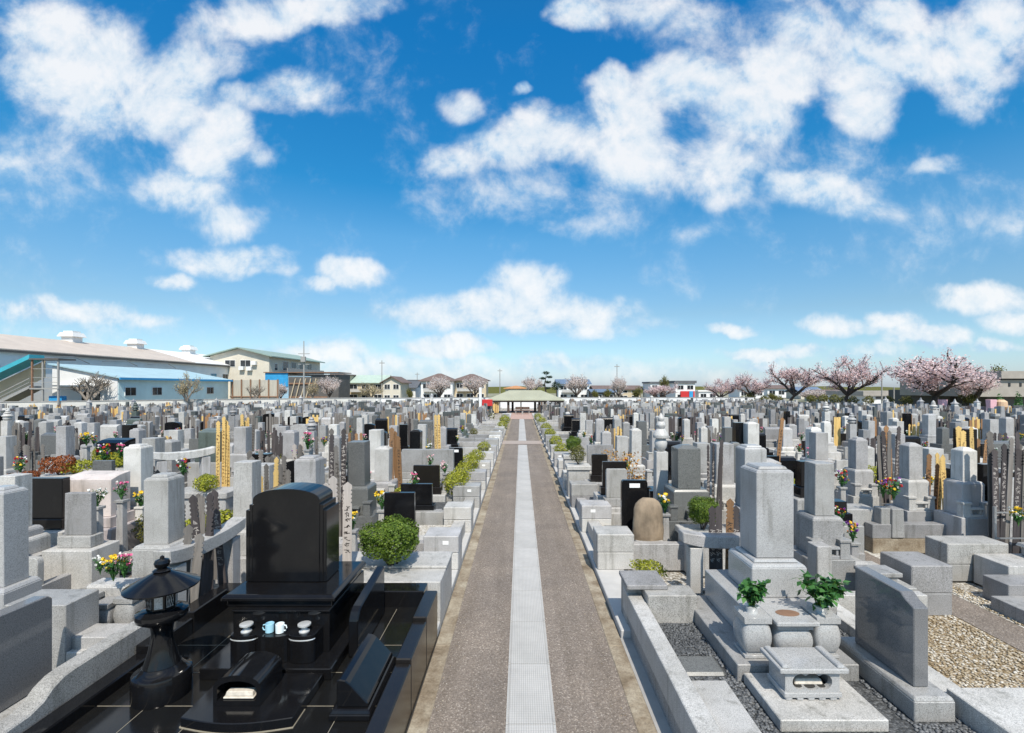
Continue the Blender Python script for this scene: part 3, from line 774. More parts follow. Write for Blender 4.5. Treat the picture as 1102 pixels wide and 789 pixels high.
def blackhead(m):
    x0, x1 = -2.98, -2.105; y0, y1 = 5.28, 5.66
    zb = 1.083
    def prof(ins, zt, rise):
        a, b = x0 + ins, x1 - ins; w = (b - a) / 2; c = (a + b) / 2
        return [(a, zb), (b, zb), (b, zt)] + [(c + w * math.cos(t), zt + rise * math.sin(t)) for t in [math.pi * i / 16 for i in range(1, 16)]] + [(a, zt)]
    m.prism(prof(.075, 1.975, .115), 'y', y0, y1)
    m.box(x0, x0 + .037, y0 + .004, y1 - .004, zb, 1.86); m.box(x0 + .037, x0 + .075, y0 + .002, y1 - .002, zb, 1.92)
    m.box(x1 - .037, x1, y0 + .004, y1 - .004, zb, 1.86); m.box(x1 - .075, x1 - .037, y0 + .002, y1 - .002, zb, 1.92)
kb('headstone', blackhead, BK, .006)
for x in (-2.70, -2.13):
    mb = MB(); mb.lathe([(.05, .791), (.05, .80), (.028, .815), (.028, .835), (.062, .855), (.062, .868), (.048, .872)], 20, x, 4.80)
    at(mb.build('vase_cap', 'silver', t, smooth=True), t)
    mb = MB(); mb.lathe([(.124, .742), (.128, .748), (.124, .754)], 24, x, 4.75, 1.0, .42); at(mb.build('trim_ring', 'silver', t, smooth=True), t)
# side screens
for sx, lab in ((-1.72, None),):
    mb = MB(); mb.prism([(5.0, .42), (5.98, .42), (5.98, 1.0), (5.85, .985), (5.12, .90), (5.05, .87), (5.0, .80)], 'x', sx - .05, sx + .05)
    at(mb.build('side_screen', BK, t, bevel=.012), t)
def cup(label, mat, x, y, z, handle):
    t = thing('cup', label, 'cup', (x, y, z))
    mb = MB(); mb.lathe([(.030, 0), (.040, .004), (.042, .085), (.039, .087), (.037, .01), (.002, .008)], 20); mb.build('body', mat, t, smooth=True)
    mb = MB(); mb.tube([(-.040, 0, .072), (-.062, 0, .068), (-.070, 0, .045), (-.060, 0, .022), (-.040, 0, .018)] if handle < 0 else [(.040, 0, .072), (.060, 0, .068), (.066, 0, .045), (.058, 0, .022), (.040, 0, .018)], .006, 6); mb.build('handle', mat, t, smooth=True)
cup('pale blue mug with its handle turned outward on the black shelf', 'blue_cup', -2.465, 4.79, .791, -1)
cup('whitish mug beside the pale blue mug on the black shelf', 'white_cup', -2.36, 4.78, .791, 1)
# floor plate with a bowed front and the arched incense box
t = thing('incense_altar', 'low black arched incense box on a bow-fronted black plate', 'incense altar', (-2.4, 4.3, .415))
def bow(m):
    pts = [(-2.78 + .92 * i / 12, 3.98 - .075 * math.sin(math.pi * i / 12)) for i in range(13)]
    m.prism(pts + [(-1.86, 4.60), (-2.78, 4.60)], 'z', .417, .50)
kb('plate', bow, BK, .006)
kb('gilt_seam', lambda m: m.prism([(-2.785 + .93 * i / 12, 3.975 - .077 * math.sin(math.pi * i / 12)) for i in range(13)] + [(-1.855, 4.2), (-2.785, 4.2)], 'z', .410, .4245), 'grout', 0)
def arched(m):
    x0, x1, y0, y1 = -2.60, -2.20, 4.12, 4.50; c = (x0 + x1) / 2; w = (x1 - x0) / 2
    outer = [(x0, .502), (x1, .502), (x1, .66)] + [(c + w * math.cos(t), .66 + .10 * math.sin(t)) for t in [math.pi * i / 14 for i in range(1, 14)]] + [(x0, .66)]
    w2 = w - .035
    inner = [(x0 + .035, .545), (x1 - .035, .545), (x1 - .035, .64)] + [(c + w2 * math.cos(t), .64 + .07 * math.sin(t)) for t in [math.pi * i / 14 for i in range(1, 14)]] + [(x0 + .035, .64)]
    A, B, C2 = [[m.bm.verts.new((p[0], y, p[1])) for p in ring] for y, ring in ((y0, outer), (y0, inner), (y0 + .2, inner))]
    D = [m.bm.verts.new((p[0], y1, p[1])) for p in outer]
    n = len(A)
    for i in range(n):
        j = (i + 1) % n
        m.face([A[i], A[j], B[j], B[i]]); m.face([B[i], B[j], C2[j], C2[i]]); m.face([A[j], A[i], D[i], D[j]])
    m.face(C2); m.face(D[::-1])
kb('arched_box', arched, BK, 0, smooth=True)
kb('ash_bed', lambda m: (m.box(-2.53, -2.27, 4.14, 4.24, .546, .562), m.box(-2.52, -2.28, 4.15, 4.23, .562, .60, .01)), 'cushion', .006)
# nameplate: a sloped, moulded ledger by the path kerb
t = thing('nameplate_stone', 'glossy black sloping ledger stone standing inside the black kerb', 'nameplate', (-1.42, 4.5, .415))
kb('base', lambda m: (m.box(-1.60, -1.25, 4.05, 4.92, .417, .47), m.box(-1.60, -1.25, 4.05, 4.92, .47, .50, .025)), BK, .008)
kb('slab', lambda m: m.prism([(-1.55, .502), (-1.28, .502), (-1.285, .54), (-1.30, .55), (-1.44, .70), (-1.475, .725), (-1.53, .735), (-1.55, .725)], 'y', 4.10, 4.88), BK, .008)
# lantern
t = thing('stone_lantern', 'glossy black round stone lantern with a wide umbrella roof', 'lantern', (-3.25, 4.42, .416))
def L(nm, prof, n=32, par=None, sm=True, mat=BK): 
    mb = MB(); mb.lathe(prof, n); return mb.build(nm, mat, par or t, smooth=sm)
L('base', [(.228, 0), (.232, .015), (.232, .20), (.225, .22), (.19, .235), (.165, .265), (.15, .28)])
L('shaft', [(.145, .282), (.135, .31), (.108, .40), (.088, .50), (.083, .57), (.09, .62), (.105, .655)])
L('platform', [(.105, .657), (.16, .675), (.195, .70), (.205, .735), (.20, .76), (.165, .775), (.15, .785)])
fb = L('fire_box', [(.115, .787), (.118, .795), (.118, .935), (.112, .947)], 8, sm=False)
for a in range(8):
    th = 2 * math.pi * (a + .5) / 8; r = .1095
    mb = MB(); mb.cbox(0, 0, .062, .006, .81, .92)
    p = mb.build('lattice_window', 'granite_mid' if a % 2 else 'granite_light', fb); p.location = (r * math.cos(th), r * math.sin(th), 0); p.rotation_euler = (0, 0, th + math.pi / 2)
    if a % 2:
        mb = MB()
        for q in range(4):
            mb.tube([(-.03 + .02 * q, -.0045, .815), (-.03 + .02 * q + .02 * (1 if q < 3 else -1), -.0045, .915)], .0025, 4); mb.tube([(-.03 + .02 * q, -.0045, .915), (-.03 + .02 * q + .02 * (1 if q < 3 else -1), -.0045, .815)], .0025, 4)
        g = mb.build('lattice', BK, fb); g.location = p.location; g.rotation_euler = p.rotation_euler
L('roof', [(.10, .935), (.26, .965), (.288, .975), (.291, .988), (.25, 1.01), (.165, 1.06), (.085, 1.10), (.06, 1.112)], 40)
L('finial', [(.055, 1.108), (.075, 1.122), (.06, 1.134), (.035, 1.142), (.056, 1.16), (.064, 1.19), (.052, 1.215), (.018, 1.228), (.018, 1.243), (.004, 1.255)], 24)

# far side kerb with its dipping end, nameplate and the stepped blocks of the neighbouring plot
t = thing('grave_kerb', 'rough granite side kerb with a swept-down end along the black plot', 'grave kerb', (-3.98, 4.4, 0))
def swept(m):
    top = [(5.35, .75), (4.25, .75), (4.15, .74), (4.05, .70), (3.97, .635), (3.86, .60), (3.2, .585)]
    m.prism([(3.2, 0), (5.35, 0)] + top, 'x', -4.06, -3.885)
kb('side_kerb', swept, 'granite_coarse', .012)
kb('front_step', lambda m: m.box(-4.75, -4.07, 5.02, 5.32, 0, .62), 'granite_light')
t = thing('nameplate_stone', 'polished grey nameplate slab standing against the swept granite kerb', 'nameplate', (-4.5, 4.3, .3))
kb('slab', lambda m: m.prism([(3.4, .42), (4.62, .42), (4.62, 1.20), (4.57, 1.24), (3.4, 1.27)], 'x', -4.56, -4.43), 'granite_mirror', .01)
kb('base', lambda m: m.box(-4.70, -4.30, 3.4, 4.80, .2, .418), 'granite_mid')
t = thing('grave_kerb', 'stacked dark grey stone steps behind the polished nameplate', 'grave kerb', (-5.1, 5.3, 0))
kb('rear_block', lambda m: m.box(-5.25, -4.62, 4.95, 5.35, 0, .98), 'granite_mid')
kb('step', lambda m: m.box(-4.62, -4.38, 4.95, 5.6, 0, .5), 'granite_light')
kb('side_kerb', lambda m: (m.box(-7.2, -5.26, 5.2, 5.34, 0, .45), m.box(-5.40, -5.22, 5.36, 7.0, 0, .42)), 'granite_mid')
OCC.append((-4.6, 4.6, 1.2))
t = thing('incense_altar', 'rounded grey stone altar with flower vases before the granite pillar', 'incense altar', (-4.75, 5.75, .3))
kb('slab', lambda m: m.box(-5.15, -4.35, 5.4, 6.05, .25, .42), 'granite_light')
for x0, x1 in ((-5.12, -4.88), (-4.62, -4.38)): kb('flower_vase', lambda m: belly(m, x0, x1, 5.5, 5.74, .422, .80), 'granite_mid', .003, smooth=True)
kb('water_basin', lambda m: belly(m, -4.86, -4.64, 5.48, 5.76, .422, .74), 'granite_mid', .003, smooth=True)
kb('roof', lambda m: m.box(-5.14, -4.36, 5.74, 6.0, .422, .86), 'granite_light', .03)
# ================================================================ flowers, shrubs, tablets: one of each kind, then copies
def bouquet_proto(label, petals, seed, size=1.0, n=26):
    rg = random.Random(seed); t = thing('flower_bouquet', label, 'flowers', (0, 0, -50))
    mb = MB(); heads = []
    for i in range(n):
        a = rg.uniform(0, 6.28); r = .13 * size * rg.random() ** .6; h = size * rg.uniform(.14, .33)
        p = (r * math.cos(a), r * math.sin(a), h); heads.append(p)
        mb.tube([(0, 0, -.04), (p[0] * .5, p[1] * .5, h * .6), p], .003, 3)
        for q in range(4):
            f = rg.uniform(.3, .95); mb.leaf((p[0] * f + rg.gauss(0, .02), p[1] * f + rg.gauss(0, .02), h * f), (rg.gauss(0, 1), rg.gauss(0, 1), rg.gauss(.3, 1)), .035 * size, .35, rg)
    mb.build('leaves', 'leaf_deep', t)
    mb = MB()
    for p in heads:
        if rg.random() < .25: continue
        mb.mi = rg.randrange(len(petals)); s = size * rg.uniform(.016, .034)
        for q in range(9):
            d = Vector((rg.gauss(0, 1), rg.gauss(0, 1), rg.gauss(0, 1) + .3)).normalized()
            mb.leaf(Vector(p) + d * s * .6, d + Vector((rg.gauss(0, .5), rg.gauss(0, .5), rg.gauss(0, .5))), s * .75, .8, rg)
    mb.build('blossoms', ['petal_' + c for c in petals], t)
    return t
BQ = {'yellow and white': bouquet_proto('x', ['yellow', 'white', 'yellow'], 1), 'pink and white': bouquet_proto('x', ['pink', 'white', 'rose'], 2),
      'mixed bright': bouquet_proto('x', ['yellow', 'purple', 'white', 'red'], 3), 'white': bouquet_proto('x', ['white', 'white', 'yellow'], 4),
      'purple and yellow': bouquet_proto('x', ['purple', 'yellow', 'orange'], 5), 'pale rose': bouquet_proto('x', ['rose', 'rose', 'white'], 6)}
def drop(root):
    for ch in list(root.children):
        for g in list(ch.children): bpy.data.objects.remove(g)
        bpy.data.objects.remove(ch)
    bpy.data.objects.remove(root)
def bouquet(kind, label, x, y, z, s=1.0, group='bouquets in the grave vases'):
    return dup(BQ[kind], (x, y, z), rng.uniform(0, 6.28), label, group, s)

def shrub_proto(mat, seed, r=(.4, .4, .36), n=1500, size=.035, stem=.2):
    rg = random.Random(seed); t = thing('round_shrub', 'x', 'shrub', (0, 0, -50))
    mb = MB()
    mb.leaves((0, 0, stem + r[2] * .9), r, n, size, .62, rg); mb.build('foliage', mat, t)
    mb = MB()
    for i in range(5):
        a = rg.uniform(0, 6.28); mb.tube([(rg.gauss(0, .02), rg.gauss(0, .02), -.02), (.1 * math.cos(a), .1 * math.sin(a), stem), (r[0] * .6 * math.cos(a), r[1] * .6 * math.sin(a), stem + r[2])], [.022, .016, .006], 5)
    mb.build('stem', 'bark', t)
    return t
SH = {'box': shrub_proto('leaf_box', 1, n=9500, size=.020), 'yellow': shrub_proto('leaf_yellow', 2, n=1500), 'olive': shrub_proto('leaf_olive', 3, n=1300), 'deep': shrub_proto('leaf_deep', 4, n=1500),
      'rust': shrub_proto('leaf_rust', 5, (.5, .4, .24), 1500, .035, .05), 'orange': shrub_proto('leaf_orange', 6, (.42, .42, .5), 420, .035, .45), 'low': shrub_proto('leaf_yellow', 7, (.55, .32, .2), 1200, .035, .02)}
def shrub(kind, label, x, y, z, s=1.0, group=None):
    r = dup(SH[kind], (x, y, z), rng.uniform(0, 6.28), label, group, s)
    if not group and 'group' in r: del r['group']
    return r
N_TAB = [0]
TB = {}
def board_mesh(mat, h, w):
    def f():
        mb = MB(); hw = w / 2; t = h
        pts = [(-hw, 0), (hw, 0)]
        for i in range(4):
            z = h - .30 + i * .055; pts += [(hw, z), (hw * .72, z + .012), (hw * .72, z + .024), (hw, z + .036)]
        pts += [(hw, h - .05), (0, h), (-hw, h - .05)]
        for i in range(3, -1, -1):
            z = h - .30 + i * .055; pts += [(-hw, z + .036), (-hw * .72, z + .024), (-hw * .72, z + .012), (-hw, z)]
        mb.prism(pts, 'y', -.007, .007)
        return mb.mesh('board', mat)
    return cached(('board', mat, round(h, 1), round(w, 2)), f)
def script_mesh(h, seed, ink):
    def f():
        rg = random.Random(seed); mb = MB()
        z = h - .36; 
        while z > h * .30:
            for q in range(5):
                x = rg.uniform(-.024, .024); zz = z + rg.uniform(-.025, .025); a = rg.choice((0, 0, 1.57, .7, -.7)); l = rg.uniform(.012, .026)
                dx, dz = l * math.cos(a), l * math.sin(a); nx, nz = -.0045 * math.sin(a), .0045 * math.cos(a)
                mb.face([mb.bm.verts.new(p) for p in ((x - dx - nx, -.0082, zz - dz - nz), (x + dx - nx, -.0082, zz + dz - nz), (x + dx + nx, -.0082, zz + dz + nz), (x - dx + nx, -.0082, zz - dz + nz))])
            z -= .082
        return mb.mesh('lettering', ink)
    return cached(('script', round(h, 1), seed, ink), f)
TABLET_FAR = []
def tablets(x0, x1, y, z0, h, n, mats, where, lettered=False, w=.09, lean=.05, group=None, dy=.12):
    """a bundle of upright wooden grave tablets; each one a thing while the 300 nearest last"""
    for i in range(n):
        x = x0 + (x1 - x0) * (i + .5) / n + rng.uniform(-.02, .02); m = rng.choice(mats); hh = round(h * rng.uniform(.86, 1.02), 1)
        yy = y + rng.uniform(-dy, dy)
        if N_TAB[0] >= 300: TABLET_FAR.append((x, yy, z0, hh, w, m)); continue
        N_TAB[0] += 1
        tone = {'tablet_grey': 'weathered grey', 'tablet_dark': 'blackened', 'tablet_brown': 'brown', 'tablet_pale': 'pale lettered', 'tablet_gold': 'golden new'}[m]
        o = link('wooden_tablet', board_mesh(m, hh, w), None, (x, yy, z0)); o.rotation_euler = (rng.uniform(-lean, lean), rng.uniform(-lean, lean), rng.uniform(-.3, .3))
        tag(o, f'{tone} wooden tablet standing {where}', 'wooden tablet', f'{tone} tablets {where}')
        if lettered or (y < 15 and i % 2 == 0 and hh >= 1.5): link('lettering', script_mesh(hh, rng.randrange(4), 'ink_brown' if m == 'tablet_gold' else 'ink' if m != 'tablet_dark' else 'tablet_pale'), o)
def rack(label, x0, x1, y, z0, h, mat='steel'):
    t = thing('tablet_rack', label, 'tablet rack', ((x0 + x1) / 2, y, z0))
    L = (x1 - x0) / 2 + .06
    for s in (-1, 1): MB().box(s * L - .02, s * L + .02, -.19, -.15, 0, h).build('post', mat, t)
    for z in (h * .45, h * .9): MB().box(-L, L, -.192, -.172, z - .012, z + .012).build('rail', mat, t)
    return t

# --- bundles seen in the photograph (nearest first)
D, GR, BR, PA, GO = 'tablet_dark', 'tablet_grey', 'tablet_brown', 'tablet_pale', 'tablet_gold'
tablets(wx(764, 6.95), wx(797, 6.95), 6.98, .3, 1.25, 4, [D, D, BR], 'in the granite rail behind the leafy monument', True, .10, .02, dy=.02)
tablets(wx(330, 6.6), wx(380, 6.6), 6.6, .5, 1.5, 4, [PA], 'behind the black monument', True, .12, .02, dy=.03)
tablets(-4.1, -3.9, 5.8, .35, 1.25, 2, [GR], 'against the granite rail along the black plot', w=.10, lean=.10)
tablets(-4.1, -3.9, 6.35, .35, 1.5, 4, [GR, D], 'in the granite rail along the black plot', w=.10, lean=.10, dy=.3)
tablets(wx(199, 7.3), wx(232, 7.3), 7.3, .3, 1.35, 5, [GR], 'beside the granite pillar and the yellow flowers', w=.10)
tablets(wx(281, 8.9), wx(312, 8.9), 8.9, .2, 1.65, 6, [GO, GR, GO], 'between the plain pale pillar and the broad capped one', True)
tablets(wx(1064, 8.7), wx(1112, 8.7), 8.7, .2, 2.15, 13, [D, D, GR], 'in the tall dark rack by the stepped altar', w=.11)
rack('steel rack holding tall dark tablets beside the stepped altar', wx(1064, 8.7), wx(1112, 8.7), 8.7, .1, 1.0)
tablets(wx(351, 9.2), wx(369, 9.2), 9.2, .2, 2.2, 4, [D, GR], 'just left of the dark speckled pillar', True)
tablets(wx(763, 9.2), wx(778, 9.2), 9.2, .3, 1.95, 5, [D], 'between dark speckled granite and the blue-grey pillar', w=.045)
tablets(wx(994, 10.3), wx(1013, 10.3), 10.3, .2, 1.6, 4, [BR, BR, GO], 'between the two pale hip-topped pillars', True)
tablets(wx(1013, 9.9), wx(1031, 9.9), 9.9, .2, 1.6, 3, [GO], 'close before the brown tablets by the pale pillar', True)
tablets(wx(944, 11.2), wx(967, 11.2), 11.2, .2, 2.15, 8, [D, D, GR, BR], 'in the dark rack behind the pansy pots', w=.10)
rack('steel rack of dark tablets behind the pansy pots', wx(944, 11.2), wx(967, 11.2), 11.2, .1, 1.0)
tablets(wx(236, 11.6), wx(247, 11.6), 11.6, .2, 2.35, 4, [GO], 'in the tall golden bundle by the pale pillar', True)
tablets(wx(421, 12), wx(433, 12), 12.0, .2, 1.95, 3, [GR, BR], 'leaning before the black pillar', w=.12, lean=.10)
tablets(wx(1030, 13.5), wx(1047, 13.5), 13.5, .2, 2.1, 3, [GO], 'in the tall golden bundle above the pale pillar', True, .14)
tablets(wx(829, 13), wx(834, 13), 13.0, .2, 2.2, 1, [BR], 'alone beside the low black stone', w=.12, lean=.1)
tablets(wx(1048, 14), wx(1058, 14), 14, .2, 1.7, 3, [BR], 'behind the golden bundle', w=.13)
tablets(wx(262, 14.4), wx(272, 14.4), 14.4, .2, 2.3, 4, [GO, GR], 'behind the pale pillar by the golden bundle', True)
tablets(wx(470, 15.8), wx(474, 15.8), 15.8, .2, 2.3, 2, [GO], 'between two broad grey pillars', True)

# --- things along the two sides of the path
ROW0, PITCH = 8.25, 2.12
sides = {1: 'right', -1: 'left'}
for s in (1, -1):
    for k in range(19):
        y = ROW0 + PITCH * k
        if y > 46.5: break
        e = 1.30 if s > 0 else -1.06      # face towards the path
        w = rng.uniform(.58, .70); h = rng.uniform(.60, .70); dd = rng.uniform(.5, .62)
        mat = ('granite_pale' if k in (3, 4) and s > 0 else rng.choice(['granite_light', 'granite_light', 'granite_pale', 'granite_mid']))
        t = thing('gate_block', f'{"whitish" if mat=="granite_pale" else "grey"} granite end block on the path edge, {ordinal(k + 1)} back on its {sides[s]}', 'stone block', (e + s * w / 2, y + dd / 2, .1), 0, 'granite end blocks along the path')
        z1 = h * .42
        MB().cbox(0, 0, w, dd, 0, z1).build('lower_block', mat, t, bevel=.012)
        MB().cbox(0, 0, w + .01, dd + .01, z1 + .003, h - .1).build('upper_block', mat, t, bevel=.012)
        if (k + (s > 0)) % 2 == 0:
            MB().box(-.05 - .08 * s, .05 - .08 * s, -dd / 2 - .012, -dd / 2 - .004, h - .24, h - .18).build('number_tag', 'white_tag', t)
        if k < 16:
            t = thing('grave_kerb', f'granite front wall running from the {ordinal(k + 1)} end block on the {sides[s]} of the path', 'grave kerb', (e + s * (w + .9), y + .3, 0), 0, 'front walls beside the path')
            x0, x1 = sorted((e + s * (w + .02), e + s * 2.9))
            m2 = rng.choice(['granite_light', 'granite_mid', 'granite_light', 'granite_pale'])
            kb('wall', lambda m: m.box(x0, x1, y + .22, y + .40, 0, rng.uniform(.42, .56)), m2)
            kb('side_wall', lambda m: m.box(*sorted((e + s * .12, e + s * .36)), y + .62, y + PITCH - .02, 0, .36), m2)
            if k < 9:
                x2, x3 = sorted((e + s * .38, e + s * 2.9)); kb('gravel_bed', lambda m: m.box(x2, x3, y + .42, y + PITCH - .02, 0, .26), rng.choice(['gravel_pale', 'gravel_pale', 'gravel_dark', 'concrete']), 0)
def slab(label, xl, xr, yt, yb, Y, kind, mat, th=.11, rz=0, tagged=False):
    w = (xr - xl) / F * Y; x = wx((xl + xr) / 2, Y); zt, zb = wz(yt, Y), wz(yb, Y)
    t = thing('nameplate_stone', label, 'nameplate', (x, Y + th / 2, zb - .08), rz)
    link('slab', stone_mesh(kind, w, th, .08, zt - zb, mat), t)
    lo = -(zb - .08)
    MB().cbox(0, 0, w + .10, th + .14, -.10, .078).build('base', mat, t, bevel=.008)
    if lo < -.15: MB().cbox(0, .02, w + .34, th + .42, lo, -.103).build('lower_base', 'granite_pink' if mat == 'granite_pink' else 'granite_light' if th < .2 else 'granite_mid', t, bevel=.01)
    if tagged: MB().box(-w * .2, w * .2, -th / 2 - .008, -th / 2 - .002, .08 + (zt - zb) - .14, .08 + (zt - zb) - .06).build('label_plate', 'silver' if 0 else 'white_tag', t)
    return t
# right of the path
t = thing('natural_stone', 'brown rough natural boulder nameplate set upright behind the first end block', 'nameplate', (wx(699, 8.85), 8.95, .35))
mb = MB(); mb.blob((0, 0, .36), (.285, .14, .46), 3, .02, random.Random(5))
for v in mb.bm.verts:
    n = math.sin(v.co.x * 13 + 1) * .012 + math.sin(v.co.z * 11) * .014 + math.sin(v.co.x * 31 + v.co.z * 27) * .006
    v.co.x *= 1 + n * 2.2; v.co.y *= 1 + n * 2
    q = max(-1, min(1, (v.co.z - .36) / .47)); k = (1 - abs(q) ** (2.6 if q > 0 else 6)) ** (1 / 2.6) / max(.05, math.sqrt(max(0, 1 - q * q)))
    v.co.x *= min(k, 2.6); v.co.y *= min(k, 2.0)
    if v.co.z < .02: v.co.z = .02
mb.build('boulder', 'natural_rock', t, smooth=True); MB().cbox(0, 0, .5, .34, -.2, .055).build('base', 'granite_light', t, bevel=.01)
slab('glossy black rounded nameplate with a white label at its top', 669, 697, 517, 571, 9.35, 'round', 'black_stone', tagged=True)
slab('grey round-shouldered nameplate behind the black labelled one', 652.5, 675, 505, 536, 10.9, 'round', 'granite_coarse')
slab('broad brown-black nameplate behind the grey round-shouldered one', 648.5, 674.5, 497, 524, 11.6, 'flat', 'black_stone_mid')
slab('small black nameplate against an orange shrub, right of the path', 637, 654, 489, 511, 12.9, 'round', 'black_stone_mid')
slab('wide pale grey slab nameplate on the right before the pale pillars', 632, 660, 479, 500, 14.4, 'flat', 'granite_mid')
slab('wide light slab nameplate left of the grey one', 617, 634, 471, 490, 16.0, 'flat', 'granite_light')
# left of the path
slab('clipped-corner glossy black nameplate by the second end block', 413, 446, 530.5, 571, 9.0, 'flat', 'black_stone')
slab('low glossy black nameplate behind the clipped-corner one', 431, 465, 521, 543, 10.8, 'flat', 'black_stone')
slab('broad brown-black nameplate with pink flowers behind it', 444.5, 473, 501, 524, 12.6, 'flat', 'black_stone_mid')
slab('wide pale grey slab with a clipped end behind the brown-black nameplate', 432, 488, 484, 508, 14.2, 'flat', 'granite_mid', .2)
slab('tall black pillar-like slab left of the leaning tablets', 429.5, 438.5, 457, 480, 16.0, 'flat', 'black_stone')
slab('glossy black nameplate with a white oval on its face', 483, 498, 482, 497, 15.6, 'round', 'black_stone', tagged=True)
# far left group
slab('broad pinkish western slab stone with a sloping top', 68, 119, 511, 556, 8.8, 'sloped', 'granite_pink', .45)
slab('rough grey nameplate in front of the pinkish slab', 69, 98, 531, 576, 7.6, 'flat', 'granite_coarse')
slab('dark grey nameplate behind the pinkish slab', 99, 120, 496, 516, 10.2, 'flat', 'granite_dark')
slab('glossy black upright slab beside the rust-coloured shrubs', 28, 67, 515, 558, 8.4, 'flat', 'black_stone', .16)
slab('black western slab behind the flower bed on the left', 103, 133, 473, 494, 12.6, 'sloped', 'black_stone', .4)
slab('black western slab by the big golden bundle', 213, 236, 462, 490, 13.6, 'sloped', 'granite_green', .4)
slab('low black stone under the pale pillar with flowers', 269, 288, 489, 497, 12.3, 'flat', 'black_stone', .3)
# far right group
slab('small dark stone in front of the pansy pots', 897, 912, 540, 552, 8.6, 'flat', 'black_stone', .25)
slab('low black nameplate behind the coarse grey pillar', 826, 839, 491, 503, 12.4, 'flat', 'black_stone')
slab('black stone behind the coarse grey pillar, framed in grey', 862, 880, 497, 524, 8.6, 'flat', 'black_stone', .2)
slab('black western stone behind the golden lettered tablets, beside the dark rack', 1058, 1074, 500, 532, 9.9, 'flat', 'black_stone', .2)
slab('tall black pillar-like stone behind the broad blue-grey pillar', 792, 802, 455, 476, 16, 'flat', 'black_stone', .3)

# aisle-side blocks and steps right of the front monument
def block(label, x0, x1, y0, y1, z1, mat='granite_coarse', cat='stone block', rz=0):
    t = thing('gate_block', label, cat, ((x0 + x1) / 2, (y0 + y1) / 2, 0), 0, 'granite blocks along the side aisle')
    kb('lower_block', lambda m: m.box(x0, x1, y0, y1, 0, z1 * .45), mat, .012, t); kb('upper_block', lambda m: m.box(x0 - .004, x1 + .004, y0 - .004, y1 + .004, z1 * .45 + .003, z1), mat, .012, t)
block('cubic granite block on the straw-coloured gravel beside the side aisle', 5.45, 6.02, 6.8, 7.4, .70)
block('low pale granite block left of the cubic one', 4.55, 5.40, 7.15, 7.5, .52, 'granite_light')
block('wide granite block across the side aisle from the cubic one', 7.0, 8.0, 8.0, 8.45, .62, 'granite_coarse')
block('dark granite block at the end of the pale kerb by the pansy pots', 6.25, 7.05, 9.6, 10.1, .78, 'granite_mid')
t = thing('grave_kerb', 'long low granite wall in front of the pansy pots over weathered concrete', 'grave kerb', (8.0, 9.4, 0))
kb('footing', lambda m: m.box(6.75, 8.95, 9.35, 9.6, 0, .28), 'kerb_strip_concrete'); kb('wall', lambda m: m.box(6.75, 8.95, 9.36, 9.58, .283, .55), 'granite_mid')
t = thing('stone_altar', 'stepped grey stone plot entrance with a low carved altar by the tall dark rack', 'altar', (8.4, 7.4, 0))
kb('step', lambda m: m.box(6.74, 9.4, 6.45, 7.0, 0, .20), 'granite_mid'); kb('step', lambda m: m.box(7.0, 9.4, 7.0, 7.4, 0, .35), 'granite_mid')
kb('slab', lambda m: m.box(7.4, 9.4, 7.4, 7.98, 0, .47), 'granite_light'); kb('body', lambda m: (m.box(8.1, 8.6, 7.5, 7.9, .472, .62), m.box(8.03, 8.67, 7.45, 7.93, .623, .68, .02)), 'granite_mid')
kb('side_block', lambda m: m.box(7.0, 7.5, 5.95, 6.4, 0, .55), 'granite_mid')
for x, y in ((8.4, 7.4), (5.7, 7.1), (7.4, 8.2), (9.0, 9.0), (7.3, 7.0), (9.9, 7)): OCC.append((x, y, .9))
t = thing('grave_kerb', 'low granite kerb around the coarse grey pillar next to the straw gravel', 'grave kerb', (4.6, 6.6, 0))
kb('front_wall', lambda m: m.box(3.9, 5.3, 6.35, 6.5, 0, .48), 'granite_light'); kb('side_wall', lambda m: m.box(5.0, 5.3, 6.52, 8.0, 0, .5), 'granite_coarse'); kb('altar', lambda m: (m.box(4.75, 5.1, 6.6, 6.85, .5, .62), m.box(4.7, 5.15, 6.57, 6.9, .622, .68)), 'granite_mid')
kb('small_post', lambda m: m.box(3.98, 4.18, 6.55, 6.78, 0, 1.05), 'granite_light')

# straw-coloured pebbles on the verge
PB = []; rg = random.Random(12)
for k in range(7000):
    x = rg.uniform(4.25, 6.0) if k % 5 else rg.uniform(6.68, 6.95); y = 4.0 + 4.6 * rg.random()
    PB.append(((x, y, .012), (rg.uniform(.009, .022), rg.uniform(.009, .022), rg.uniform(.006, .013))))
tag(pebbles('gravel', 'pebble_straw', PB), 'pale and straw-coloured loose stones beside the side aisle', 'gravel', kind='stuff')

# --- shrubs and flowers seen in the photograph
def at_px(px, py, Y): return wx(px, Y), Y, wz(py, Y)
t = thing('planter', 'light granite planter slab under the clipped round shrub behind the black plot', 'planter', (-1.8, 6.9, 0))
kb('slab', lambda m: (m.box(-2.7, -1.062, 6.44, 7.5, 0, .62), m.box(-2.72, -1.05, 6.9, 7.52, .622, .66)), 'granite_light')
shrub('box', 'clipped round green shrub on the granite slab behind the black plot', wx(421, 6.95), 6.95, .62, (1.06, 1.06, .80))
for i, (px, py, Y, s) in enumerate(((489, 522, 12.8, 1.05), (494, 514, 13.6, 1.0), (499, 505, 14.8, 1.0), (506, 497, 16.4, 1.05), (513, 491, 18, .95), (521, 482, 21, .9), (543, 455, 36, 1.3), (541, 460, 32, 1.1))):
    shrub('yellow', f'yellow-green azalea, {ordinal(i + 1)} in the row along the left of the path', wx(px, Y), Y, .25, s * .75, 'azaleas along the path')
